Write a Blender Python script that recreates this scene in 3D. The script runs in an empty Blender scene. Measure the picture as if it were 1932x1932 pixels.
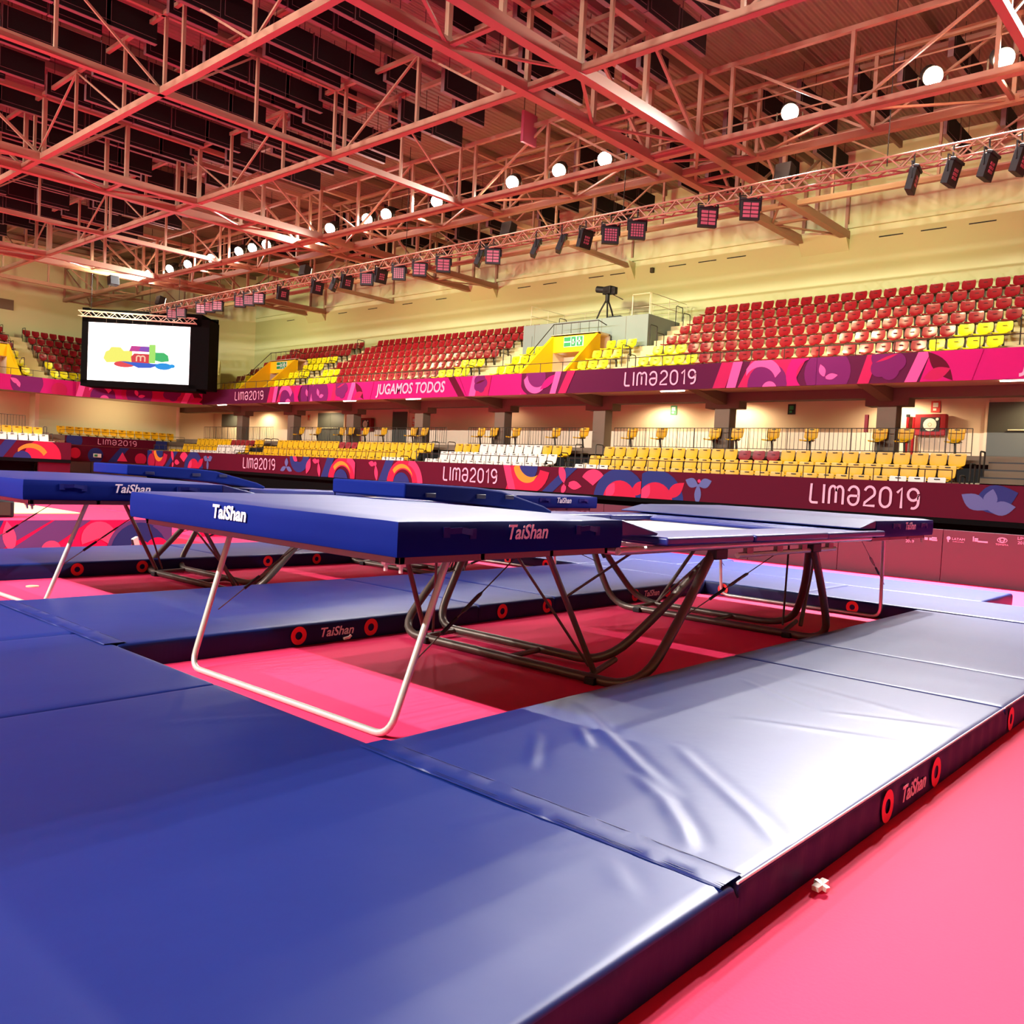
import bpy, bmesh, math, random
from mathutils import Vector, Matrix
random.seed(7)
SC = bpy.context.scene
COL = SC.collection
PI = math.pi

# ------------------------------------------------------------------ camera
CAMH = 1.62
_right = Vector((0.67052507, -0.74012501, 0.0510988))
_down = Vector((0.00271102, -0.06643193, -0.99778728))
_fwd = Vector((0.74188191, 0.66917992, -0.04253778))
cam_d = bpy.data.cameras.new('camera'); cam = bpy.data.objects.new('camera', cam_d); COL.objects.link(cam)
M = Matrix((( _right.x, -_down.x, -_fwd.x, 0), (_right.y, -_down.y, -_fwd.y, 0), (_right.z, -_down.z, -_fwd.z, CAMH), (0, 0, 0, 1)))
cam.matrix_world = M
cam_d.sensor_width = 36.0; cam_d.lens = 36.0 * 1641.93 / 1932.0; cam_d.clip_end = 300
SC.camera = cam

# ------------------------------------------------------------------ world, exposure, lights
w = bpy.data.worlds.new('world'); SC.world = w; w.use_nodes = True
w.node_tree.nodes['Background'].inputs[0].default_value = (0.9, 0.8, 0.75, 1)
w.node_tree.nodes['Background'].inputs[1].default_value = 0.02
SC.view_settings.view_transform = 'Standard'; SC.view_settings.look = 'None'
SC.view_settings.gamma = 1.0; SC.view_settings.use_curve_mapping = False
SC.view_settings.exposure = 0.35
SC.cycles.use_denoising = True
SC.cycles.max_bounces = 6; SC.cycles.diffuse_bounces = 4; SC.cycles.glossy_bounces = 3
SC.cycles.sample_clamp_indirect = 6.0; SC.cycles.caustics_reflective = False; SC.cycles.caustics_refractive = False

def lamp(kind, loc, energy, color=(1, 1, 1), aim=None, size=0.3, angle=150, blend=0.5, sy=None):
    d = bpy.data.lights.new('light', kind); d.energy = energy; d.color = color
    if kind == 'SPOT': d.spot_size = math.radians(angle); d.spot_blend = blend; d.shadow_soft_size = size
    elif kind == 'AREA':
        d.size = size
        if sy: d.shape = 'RECTANGLE'; d.size_y = sy
    else: d.shadow_soft_size = size
    o = bpy.data.objects.new('light', d); COL.objects.link(o); o.location = loc
    if aim is not None:
        o.rotation_euler = (Vector(aim) - Vector(loc)).to_track_quat('-Z', 'Y').to_euler()
    return o
# floodlights of the two catwalks (their housings are built further down)
LAMP_Y = [44.0, 41.8, 40.0, 37.8, 35.4, 34.3, 33.2, 28.7, 26.4, 25.3, 22.6, 19.1, 17.2, 15.5, 9.9, 6.6, 5.2, 4.0]
LEFT_Y = [44, 40, 36, 33, 29, 26, 22.5, 19, 16, 13, 10, 7.5, 5.5]
K = 1.0
for y in LAMP_Y:
    lamp('SPOT', (20.25, y, 10.78), (14000 if y < 8 else 4500 if y < 12 else 1500 if y < 18 else 2800) * K, (1.0, 0.97, 0.95), (8, y - 1.0 if y > 8 else y - 2.5, 0), 0.22, 105, 0.6)
for y in LEFT_Y:
    lamp('SPOT', (-8.6, y, 10.8), 4200 * K, (1.0, 0.96, 0.94), (5.5, y, 0), 0.10, 100, 0.5)
# wall washers of the lighting truss (housings below)
WASH_Y = [10.0, 19.3, 30.5, 43.0]
for y in WASH_Y:
    lamp('SPOT', (20.9, y, 9.2), 1300 * K, (1.0, 0.98, 0.52), (29.2, y + 0.5, 6.0), 0.25, 125, 0.9)
lamp('SPOT', (17.5, 41.5, 9.5), 750 * K, (1.0, 0.97, 0.60), (17.0, 52, 8.0), 0.25, 140, 0.8)
lamp('SPOT', (6.0, 41.5, 9.5), 750 * K, (1.0, 0.97, 0.60), (8.0, 52, 8.0), 0.25, 140, 0.8)

# ------------------------------------------------------------------ materials
def s2l(c):
    return tuple((v / 255 / 12.92) if v / 255 <= 0.04045 else ((v / 255 + 0.055) / 1.055) ** 2.4 for v in c)
def mat(name, rgb, rough=0.6, metal=0.0, spec=0.5, noise=0.0, nscale=3.0, bump=0.0, bscale=30.0, emit=0.0, coat=0.0, stretch=None):
    m = bpy.data.materials.new(name); m.use_nodes = True
    nt = m.node_tree; b = nt.nodes['Principled BSDF']
    col = (*s2l(rgb), 1)
    b.inputs['Base Color'].default_value = col
    b.inputs['Roughness'].default_value = rough; b.inputs['Metallic'].default_value = metal
    b.inputs['Specular IOR Level'].default_value = spec
    if coat: b.inputs['Coat Weight'].default_value = coat; b.inputs['Coat Roughness'].default_value = 0.25
    if emit:
        b.inputs['Emission Color'].default_value = col; b.inputs['Emission Strength'].default_value = emit
    if noise or bump:
        tc = nt.nodes.new('ShaderNodeTexCoord'); mp = nt.nodes.new('ShaderNodeMapping')
        nt.links.new(tc.outputs['Object'], mp.inputs[0])
        if stretch: mp.inputs['Scale'].default_value = stretch
    if noise:
        n = nt.nodes.new('ShaderNodeTexNoise'); n.inputs['Scale'].default_value = nscale; n.inputs['Detail'].default_value = 4
        nt.links.new(mp.outputs[0], n.inputs[0])
        mx = nt.nodes.new('ShaderNodeMix'); mx.data_type = 'RGBA'
        mx.inputs[6].default_value = tuple(min(1, v * (1 - noise)) for v in col[:3]) + (1,)
        mx.inputs[7].default_value = tuple(min(1, v * (1 + noise)) for v in col[:3]) + (1,)
        nt.links.new(n.outputs[0], mx.inputs[0]); nt.links.new(mx.outputs[2], b.inputs['Base Color'])
    if bump:
        n2 = nt.nodes.new('ShaderNodeTexNoise'); n2.inputs['Scale'].default_value = bscale; n2.inputs['Detail'].default_value = 3
        nt.links.new(mp.outputs[0], n2.inputs[0])
        bp = nt.nodes.new('ShaderNodeBump'); bp.inputs['Strength'].default_value = bump; bp.inputs['Distance'].default_value = 0.02
        nt.links.new(n2.outputs[0], bp.inputs['Height']); nt.links.new(bp.outputs[0], b.inputs['Normal'])
    return m
VINYL = mat('blue_vinyl', (15, 36, 126), 0.40, 0, 0.7, 0.10, 1.5, 0.10, 5.0)
VINYL_TOP = mat('blue_mat_top', (3, 32, 104), 0.44, 0, 0.52, 0.12, 0.9, 0.12, 3.0)
PAD_SIDE = mat('blue_pad_side', (5, 26, 104), 0.7, 0, 0.08, 0.08, 2.0, 0.12, 5.0)
PAD_DARK = mat('navy_pad_side', (14, 28, 104), 0.52, 0, 0.22, 0.08, 2.0, 0.12, 5.0)
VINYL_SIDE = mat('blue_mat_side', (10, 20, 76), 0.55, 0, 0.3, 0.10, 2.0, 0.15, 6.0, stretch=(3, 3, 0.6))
PIPING = mat('navy_piping', (14, 20, 70), 0.4)
PINK = mat('pink_floor', (252, 60, 106), 0.7, 0, 0.12, 0.04, 0.6, 0.05, 60)
CRIM = mat('crimson_board', (70, 15, 36), 0.6, 0, 0.4)
RED_RING = mat('red_ring', (225, 44, 44), 0.5)
WHITE_INK = mat('white_print', (232, 228, 232), 0.6)
STEEL = mat('galvanised_steel', (205, 202, 190), 0.36, 0.45, 0.5, 0.08, 12)
STEEL_D = mat('dark_steel', (110, 100, 90), 0.42, 0.6, 0.5, 0.08, 12)
BLACK = mat('black_paint', (14, 14, 16), 0.6)
BLACK_M = mat('black_drape', (8, 8, 8), 0.9, 0, 0.1)
RUBBER = mat('black_rubber', (20, 20, 20), 0.8)
CREAM = mat('cream_wall', (204, 206, 156), 0.8, 0, 0.2, 0.03, 0.4)
CREAM_LOW = mat('pale_wall', (232, 206, 176), 0.8, 0, 0.2, 0.03, 0.5)
GREENISH = mat('pale_green_wall', (214, 206, 158), 0.8, 0, 0.2)
CONC = mat('concrete', (186, 170, 140), 0.85, 0, 0.2, 0.08, 2)
CONC_D = mat('grey_concrete', (116, 100, 82), 0.85, 0, 0.2, 0.08, 2)
STEP = mat('cream_step', (222, 206, 152), 0.8, 0, 0.2, 0.05, 2)
TRUSS = mat('cream_steelwork', (160, 124, 98), 0.5, 0.0, 0.4, 0.03, 3)
DECKING = mat('roof_decking', (140, 118, 98), 0.7, 0.0, 0.3, 0.10, 0.6)
BAFFLE = mat('charcoal_panel', (26, 20, 20), 0.8, 0, 0.2)
BAFFLE_E = mat('panel_edge_strip', (120, 92, 90), 0.5)
RAIL_D = mat('dark_railing', (52, 48, 40), 0.5, 0.3)
RAIL_W = mat('pale_railing', (225, 220, 190), 0.5)
RED_S = mat('red_plastic', (140, 9, 24), 0.30, 0, 0.8)
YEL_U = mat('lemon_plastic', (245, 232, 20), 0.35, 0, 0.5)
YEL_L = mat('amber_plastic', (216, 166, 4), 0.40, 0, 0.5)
WHT_S = mat('white_plastic', (232, 222, 206), 0.40, 0, 0.5)
MAR_S = mat('maroon_plastic', (135, 26, 34), 0.40, 0, 0.5)
BRACK = mat('seat_bracket', (70, 64, 50), 0.6, 0.4)
YWALL = mat('yellow_paint', (250, 200, 16), 0.7, 0, 0.3)
VIPW = mat('blue_grey_panel', (132, 144, 138), 0.7, 0, 0.3, 0.04, 1.5)
DOORG = mat('grey_door', (78, 78, 70), 0.55, 0.1)
FIRE = mat('fire_red', (142, 12, 24), 0.5, 0, 0.3)
GREEN = mat('sign_green', (30, 140, 80), 0.5)
SIGNW = mat('sign_white', (235, 240, 225), 0.5)
SIGNR = mat('sign_red', (215, 60, 50), 0.5)
BEDM = mat('white_webbing', (232, 230, 226), 0.7)
PODY = mat('pale_yellow_mat', (250, 240, 170), 0.7)
GLOW = mat('lit_lens', (255, 250, 240), 0.4, emit=60)
TUBE = mat('lit_tube', (255, 240, 215), 0.4, emit=14)
SCREEN = mat('lit_screen', (255, 255, 252), 0.4, emit=1.15)
CELL = mat('led_cell', (165, 84, 104), 0.35)
def emis(n, rgb):
    m = mat(n, rgb, 0.6, spec=0.1, emit=0.75); m.node_tree.nodes['Principled BSDF'].inputs['Base Color'].default_value = (0.01, 0.01, 0.01, 1); return m
# printed colours
PR = {k: mat('print_' + k, v, 0.75, 0, 0.1) for k, v in dict(
    plum=(80, 22, 56), magenta=(180, 24, 105), rose=(222, 84, 150), crimson=(172, 32, 82), purple=(104, 30, 90),
    wine=(84, 14, 36), navy=(44, 52, 110), red=(190, 34, 66), coral=(222, 58, 100), orange=(238, 140, 50),
    slate=(92, 100, 150), pink=(232, 150, 178), hotpink=(214, 22, 82), salmon=(240, 76, 116), violet=(96, 64, 116), paleink=(236, 176, 196)).items()}
# woven bed: holes between the straps
def bed_material():
    m = BEDM; nt = m.node_tree; b = nt.nodes['Principled BSDF']; out = nt.nodes['Material Output']
    tc = nt.nodes.new('ShaderNodeTexCoord'); sp = nt.nodes.new('ShaderNodeSeparateXYZ'); nt.links.new(tc.outputs['Object'], sp.inputs[0])
    vals = []
    for ax in (0, 1):
        mu = nt.nodes.new('ShaderNodeMath'); mu.operation = 'MULTIPLY'; mu.inputs[1].default_value = 50
        fr = nt.nodes.new('ShaderNodeMath'); fr.operation = 'FRACT'
        gt = nt.nodes.new('ShaderNodeMath'); gt.operation = 'GREATER_THAN'; gt.inputs[1].default_value = 0.6
        nt.links.new(sp.outputs[ax], mu.inputs[0]); nt.links.new(mu.outputs[0], fr.inputs[0]); nt.links.new(fr.outputs[0], gt.inputs[0]); vals.append(gt)
    a = nt.nodes.new('ShaderNodeMath'); a.operation = 'MULTIPLY'; nt.links.new(vals[0].outputs[0], a.inputs[0]); nt.links.new(vals[1].outputs[0], a.inputs[1])
    tr = nt.nodes.new('ShaderNodeBsdfTransparent'); mx = nt.nodes.new('ShaderNodeMixShader')
    nt.links.new(a.outputs[0], mx.inputs[0]); nt.links.new(b.outputs[0], mx.inputs[1]); nt.links.new(tr.outputs[0], mx.inputs[2]); nt.links.new(mx.outputs[0], out.inputs[0])
bed_material()
# corrugated roof decking
def deck_material():
    nt = DECKING.node_tree; b = nt.nodes['Principled BSDF']
    tc = nt.nodes.new('ShaderNodeTexCoord'); wv = nt.nodes.new('ShaderNodeTexWave'); wv.inputs['Scale'].default_value = 1.6
    wv.bands_direction = 'Y'; nt.links.new(tc.outputs['Object'], wv.inputs[0])
    bp = nt.nodes.new('ShaderNodeBump'); bp.inputs['Strength'].default_value = 0.8; bp.inputs['Distance'].default_value = 0.08
    nt.links.new(wv.outputs[0], bp.inputs['Height']); nt.links.new(bp.outputs[0], b.inputs['Normal'])
deck_material()

# ------------------------------------------------------------------ builders
class MB:
    def __init__(s): s.v = []; s.f = []; s.mi = []; s.m = []; s.cur = 0
    def use(s, material):
        if material not in s.m: s.m.append(material)
        s.cur = s.m.index(material); return s
    def add(s, vs, fs):
        n = len(s.v); s.v += [tuple(v) for v in vs]
        for f in fs: s.f.append(tuple(i + n for i in f)); s.mi.append(s.cur)
        return s
    def box(s, a, b):
        x0, y0, z0 = a; x1, y1, z1 = b
        vs = [(x0, y0, z0), (x1, y0, z0), (x1, y1, z0), (x0, y1, z0), (x0, y0, z1), (x1, y0, z1), (x1, y1, z1), (x0, y1, z1)]
        return s.add(vs, [(3, 2, 1, 0), (4, 5, 6, 7), (0, 1, 5, 4), (1, 2, 6, 5), (2, 3, 7, 6), (3, 0, 4, 7)])
    def bar(s, p, q, w=0.1, h=None, up=(0, 0, 1)):
        p = Vector(p); q = Vector(q); h = h or w; d = (q - p).normalized(); u = Vector(up)
        if abs(d.dot(u)) > 0.98: u = Vector((1, 0, 0))
        a = d.cross(u).normalized() * (w / 2); b = a.cross(d).normalized() * (h / 2)
        vs = [p - a - b, p + a - b, p + a + b, p - a + b, q - a - b, q + a - b, q + a + b, q - a + b]
        return s.add(vs, [(3, 2, 1, 0), (4, 5, 6, 7), (0, 1, 5, 4), (1, 2, 6, 5), (2, 3, 7, 6), (3, 0, 4, 7)])
    def tube(s, pts, r, n=10, bend=0.0, caps=True, squash=None):
        pts = [Vector(p) for p in pts]
        if bend > 0 and len(pts) > 2:
            out = [pts[0]]
            for i in range(1, len(pts) - 1):
                a = pts[i - 1] - pts[i]; b = pts[i + 1] - pts[i]
                k = min(bend, a.length * 0.48, b.length * 0.48)
                p0 = pts[i] + a.normalized() * k; p1 = pts[i] + b.normalized() * k
                for t in range(0, 7):
                    t /= 6; out.append(p0 * (1 - t) ** 2 + pts[i] * 2 * t * (1 - t) + p1 * t * t)
            out.append(pts[-1]); pts = out
        rings = []; prev = None
        for i, p in enumerate(pts):
            d = (pts[min(i + 1, len(pts) - 1)] - pts[max(i - 1, 0)]).normalized()
            if prev is None:
                u = Vector((0, 0, 1)) if abs(d.z) < 0.9 else Vector((0, 1, 0)); a = d.cross(u).normalized()
            else: a = (prev - d * prev.dot(d)).normalized()
            prev = a; b = d.cross(a)
            rings.append([p + (a * math.cos(2 * PI * k / n) + b * math.sin(2 * PI * k / n)) * r for k in range(n)])
        vs = [v for rg in rings for v in rg]; fs = []
        for i in range(len(rings) - 1):
            for k in range(n): fs.append((i * n + k, i * n + (k + 1) % n, (i + 1) * n + (k + 1) % n, (i + 1) * n + k))
        if caps: fs.append(tuple(range(n - 1, -1, -1))); fs.append(tuple((len(rings) - 1) * n + k for k in range(n)))
        return s.add(vs, fs)
    def prism(s, poly, axis, a, b):
        """poly in the two other axes (in order), extruded along axis from a to b"""
        def P(p, t): return {0: (t, p[0], p[1]), 1: (p[0], t, p[1]), 2: (p[0], p[1], t)}[axis]
        n = len(poly); vs = [P(p, a) for p in poly] + [P(p, b) for p in poly]
        fs = [tuple(range(n)), tuple(range(2 * n - 1, n - 1, -1))] + [(i, (i + 1) % n, (i + 1) % n + n, i + n) for i in range(n)]
        return s.add(vs, fs)
    def disc(s, c, nrm, r, r0=0.0, n=24, squash=1.0):
        c = Vector(c); nr = Vector(nrm).normalized(); u = Vector((0, 0, 1)) if abs(nr.z) < 0.9 else Vector((1, 0, 0))
        a = nr.cross(u).normalized(); b = a.cross(nr)
        pts = lambda q: [c + (a * math.cos(2 * PI * k / n) + b * math.sin(2 * PI * k / n) * squash) * q for k in range(n)]
        if r0 <= 0: return s.add(pts(r), [tuple(range(n))])
        return s.add(pts(r) + pts(r0), [(k, (k + 1) % n, (k + 1) % n + n, k + n) for k in range(n)])
    def mesh(s, name, smooth=False, fix=True):
        me = bpy.data.meshes.new(name); me.from_pydata([tuple(v) for v in s.v], [], s.f)
        for m in (s.m or [BLACK]): me.materials.append(m)
        me.polygons.foreach_set('material_index', s.mi)
        if fix:
            bm = bmesh.new(); bm.from_mesh(me); bmesh.ops.recalc_face_normals(bm, faces=bm.faces); bm.to_mesh(me); bm.free()
        if smooth:
            me.polygons.foreach_set('use_smooth', [True] * len(me.polygons))
            me.set_sharp_from_angle(angle=math.radians(40))
        me.update(); return me
    def obj(s, name, parent=None, smooth=False, bevel=0.0, label=None, fix=True):
        o = bpy.data.objects.new(name, s.mesh(name, smooth or bevel > 0, fix)); COL.objects.link(o)
        if parent: o.parent = parent
        if bevel:
            b = o.modifiers.new('bevel', 'BEVEL'); b.width = bevel; b.segments = 3; b.limit_method = 'ANGLE'
        if label: o['label'] = label
        return o
def mb(material): return MB().use(material)
def tag(o, label, cat, group=None, kind=None):
    o['label'] = label; o['category'] = cat
    if group: o['group'] = group
    if kind: o['kind'] = kind
    return o
def thing(name, label, cat, loc=(0, 0, 0), rz=0.0, group=None):
    o = bpy.data.objects.new(name, None); COL.objects.link(o); o.location = loc; o.rotation_euler = (0, 0, rz); o.empty_display_size = 0.2
    return tag(o, label, cat, group)
def struct(name, b, label=None, **k):
    o = b.obj(name, **k); o['kind'] = 'structure'
    if label: o['label'] = label
    return o
def children(o): return [c for c in COL.objects if c.parent == o]
def place(data, name, parent=None, loc=(0, 0, 0), rot=(0, 0, 0), scale=None):
    o = bpy.data.objects.new(name, data); COL.objects.link(o); o.location = loc; o.rotation_euler = rot
    if scale: o.scale = scale
    if parent: o.parent = parent
    return o
def words_num(i):
    a = ['first', 'second', 'third', 'fourth', 'fifth', 'sixth', 'seventh', 'eighth', 'ninth', 'tenth', 'eleventh', 'twelfth', 'thirteenth',
         'fourteenth', 'fifteenth', 'sixteenth', 'seventeenth', 'eighteenth', 'nineteenth', 'twentieth']
    return a[i] if i < 20 else 'twenty-' + a[i - 20] if i < 29 else 'thirtieth' if i == 29 else 'thirty-' + a[i - 30]

# text and printed shapes: everything is drawn in a (u, v) plane given by origin, U, V
def plane_frame(origin, U, V):
    U = Vector(U).normalized(); V = Vector(V).normalized(); N = U.cross(V)
    return Matrix(((U.x, V.x, N.x, origin[0]), (U.y, V.y, N.y, origin[1]), (U.z, V.z, N.z, origin[2]), (0, 0, 0, 1)))
def text(body, mtx, height, material, parent=None, name='lettering', shear=0.0, bold=0.0, width=None, label=None):
    c = bpy.data.curves.new(name, 'FONT'); c.body = body; c.align_x = 'CENTER'; c.align_y = 'CENTER'
    c.size = height * 1.42; c.shear = shear; c.offset = bold; c.extrude = 0.001; c.resolution_u = 3
    c.materials.append(material)
    o = bpy.data.objects.new(name, c); COL.objects.link(o); o.matrix_world = mtx
    if width:
        bpy.context.view_layer.update(); w0 = max(o.dimensions.x, 1e-4); o.scale = (width / w0, 1, 1)
    bpy.context.view_layer.update()
    me = bpy.data.meshes.new_from_object(o.evaluated_get(bpy.context.evaluated_depsgraph_get()))
    mw = o.matrix_world.copy(); bpy.data.objects.remove(o)
    o = bpy.data.objects.new(name, me); COL.objects.link(o); o.matrix_world = mw
    if parent:
        bpy.context.view_layer.update()
        o.parent = parent; o.matrix_parent_inverse = parent.matrix_world.inverted()
    if label: o['label'] = label
    return o
def arc(cx, cy, rx, ry, a0, a1, n=10):
    return [(cx + rx * math.cos(math.radians(a0 + (a1 - a0) * i / n)), cy + ry * math.sin(math.radians(a0 + (a1 - a0) * i / n))) for i in range(n + 1)]
GLYPH = {
 'L': (0.62, [[(0.08, 1.0), (0.05, 0.22)] + arc(0.19, 0.2, 0.14, 0.14, 180, 262, 5) + [(0.5, 0.06)]]),
 'i': (0.24, [[(0.1, 0.98), (0.1, 0.05)]]),
 'm': (1.0, [[(0.08, 0.04), (0.08, 0.62)] + arc(0.27, 0.66, 0.19, 0.26, 180, 0, 8) + [(0.46, 0.1)], [(0.46, 0.66)] + arc(0.66, 0.66, 0.2, 0.26, 180, 0, 8) + [(0.86, 0.04)]]),
 'e': (0.78, [arc(0.34, 0.66, 0.28, 0.28, 170, 0, 9) + [(0.62, 0.36)] + arc(0.34, 0.34, 0.28, 0.29, 0, -180, 9) + arc(0.22, 0.34, 0.16, 0.15, 180, 90, 4) + [(0.6, 0.49)]]),
 '2': (0.74, [arc(0.34, 0.7, 0.27, 0.27, 165, -30, 9) + [(0.1, 0.2), (0.06, 0.06), (0.64, 0.06)]]),
 '0': (0.78, [arc(0.34, 0.66, 0.28, 0.3, 0, 180, 9) + arc(0.34, 0.34, 0.28, 0.3, 180, 360, 9) + [(0.62, 0.66)]]),
 '1': (0.46, [[(0.06, 0.74), (0.3, 0.96), (0.3, 0.03)]]),
 '9': (0.7, [[(0.6, 0.62)] + arc(0.33, 0.68, 0.27, 0.27, -10, -350, 14)[::-1][::-1], [(0.6, 0.66), (0.6, 0.32)] + arc(0.34, 0.32, 0.26, 0.27, 0, -110, 7)]),
}
def ribbon(b, pts, wd, T, z):
    n = len(pts); L = []; R = []
    for i in range(n):
        p = Vector(pts[i]); a = (p - Vector(pts[i - 1])) if i else None; c = (Vector(pts[i + 1]) - p) if i < n - 1 else None
        if a is not None and a.length < 1e-6: a = None
        if c is not None and c.length < 1e-6: c = None
        if a is None and c is None: continue
        d = (a.normalized() if a is not None else Vector((0, 0))) + (c.normalized() if c is not None else Vector((0, 0)))
        if d.length < 0.2: d = c if c is not None else a
        d.normalize(); q = Vector((-d.y, d.x)) * wd / 2
        L.append(p + q); R.append(p - q)
    vs = [T @ Vector((v.x, v.y, z)) for v in L + R]; m = len(L)
    b.add(vs, [(i, i + 1, i + 1 + m, i + m) for i in range(m - 1)])
def logo_lima(material, T, height, wscale, parent, z=0.006):
    """the word mark Lima2019, centred on T"""
    seq = ['L', 'i', 'm', 'e', '2', '0', '1', '9']; tot = sum(GLYPH[c][0] + 0.1 for c in seq) - 0.1
    b = mb(material); x = -tot / 2
    for c in seq:
        wd, strokes = GLYPH[c]
        for st in strokes:
            ribbon(b, [((x + p[0]) * height * wscale, (p[1] - 0.5) * height) for p in st], 0.115 * height, T, z)
        x += wd + 0.1
    o = b.obj('lettering', fix=False)
    if parent:
        o.parent = parent; bpy.context.view_layer.update(); o.matrix_parent_inverse = parent.matrix_world.inverted()
    return o
def clip_poly(poly, w0, w1, h0, h1):
    def cl(pts, inside, inter):
        out = []
        for i in range(len(pts)):
            a = pts[i - 1]; c = pts[i]
            if inside(c):
                if not inside(a): out.append(inter(a, c))
                out.append(c)
            elif inside(a): out.append(inter(a, c))
        return out
    def xi(x): return lambda a, c: (x, a[1] + (c[1] - a[1]) * (x - a[0]) / (c[0] - a[0]))
    def yi(y): return lambda a, c: (a[0] + (c[0] - a[0]) * (y - a[1]) / (c[1] - a[1]), y)
    for ins, it in ((lambda p: p[0] >= w0, xi(w0)), (lambda p: p[0] <= w1, xi(w1)), (lambda p: p[1] >= h0, yi(h0)), (lambda p: p[1] <= h1, yi(h1))):
        if len(poly) < 3: return []
        poly = cl(poly, ins, it)
    return poly if len(poly) > 2 else []
def circ(cx, cy, r, n=24): return [(cx + r * math.cos(2 * PI * k / n), cy + r * math.sin(2 * PI * k / n)) for k in range(n)]
def sector(cx, cy, r0, r1, a0, a1): return arc(cx, cy, r1, r1, a0, a1, 14) + arc(cx, cy, r0, r0, a1, a0, 14)
def crescent(cx, cy, r, dx, dy, r2, a0, a1):
    o = arc(cx, cy, r, r, a0, a1, 14); i = arc(cx + dx, cy + dy, r2, r2, a1, a0, 14); return o + i
def leaf(cx, cy, l, wd, ang, n=8):
    a = math.radians(ang); pts = []
    for k in range(n + 1): t = k / n; pts.append((t * l, wd * math.sin(PI * t)))
    for k in range(n - 1, 0, -1): t = k / n; pts.append((t * l, -wd * math.sin(PI * t)))
    return [(cx + x * math.cos(a) - y * math.sin(a), cy + x * math.sin(a) + y * math.cos(a)) for x, y in pts]
def flower(cx, cy, r, n=40, k=5): return [(cx + r * (0.82 + 0.18 * abs(math.cos(k * t / 2))) * math.cos(t), cy + r * (0.82 + 0.18 * abs(math.cos(k * t / 2))) * math.sin(t)) for t in [2 * PI * i / n for i in range(n)]]
def bandp(x0, x1, wd, h0=0.0, h1=1.0): return [(x0, h0), (x0 + wd, h0), (x1 + wd, h1), (x1, h1)]

def printed(shapes, T, h, length, parent, u0=0.0, z0=0.004, name='printed_pattern'):
    """shapes: (colour, polygon) in units of the panel height; clipped to the panel and stacked a millimetre apart"""
    b = MB(); z = z0
    for c, poly in shapes:
        pl = clip_poly([(p[0] * h + u0, p[1] * h) for p in poly], 0, length, 0, h)
        z += 0.0012
        if pl:
            b.use(PR[c]); b.add([T @ Vector((p[0], p[1], z)) for p in pl], [tuple(range(len(pl)))])
    if not b.v: return None
    o = b.obj(name, fix=False); o['kind'] = 'stuff'
    if parent:
        o.parent = parent; bpy.context.view_layer.update(); o.matrix_parent_inverse = parent.matrix_world.inverted()
    return o

# ------------------------------------------------------------------ room shell
XW, YE, XL, YB, ZR = 29.2, 52.8, -19.0, -16.0, 13.0
struct('floor', mb(PINK).box((XL - .3, YB - .3, -0.15), (XW + .3, YE + .3, 0.0)))
struct('ceiling', mb(DECKING).box((XL - .3, YB - .3, ZR), (XW + .3, YE + .3, ZR + .15)))
b = mb(CREAM).box((XW, YB - .3, 4.5), (XW + .3, 48.4, ZR)); wr = struct('wall_right', b)
pts = [(XW, 48.4), (24.9, YE), (25.1, YE + .3), (XW + .3, 48.6)]
struct('wall_corner', mb(GREENISH).prism(pts, 2, 4.5, ZR))
struct('wall_end', mb(CREAM).box((XL, YE, 0), (25.1, YE + .3, ZR)))
struct('wall_left', mb(CREAM).box((XL - .3, YB, 0), (XL, YE, ZR)))
struct('wall_back', mb(CREAM).box((XL, YB - .3, 0), (XW, YB, ZR)))
# slot vents in the right wall, one row of thin openings with a ledge line
for i, y in enumerate([7.7, 9.1, 10.4, 12.9, 15.9, 17.1, 18.4, 21.2, 22.3, 24.8, 26.3, 29, 31.7, 34.2, 37, 39.6, 42, 44.6]):
    o = mb(BLACK).box((XW - .012, y - .38, 10.0), (XW, y + .38, 10.035)).obj('slot_vent'); o.parent = wr
for y, z in ((19.5, 9.95), (41.6, 10.17)):
    tag(mb(BRACK).box((XW - .14, y - .07, z - .1), (XW, y + .07, z + .1)).obj('wall_sensor', bevel=.02),
        'small grey sensor high on the cream wall ' + ('above the camera platform' if y < 30 else 'above the far red seats'), 'sensor')
tag(mb(CONC_D).box((16.2, YE - .06, 9.2), (17.0, YE, 9.75)).obj('wall_grille'), 'small grey ventilation grille high on the end wall, left of the screen', 'grille')

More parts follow.
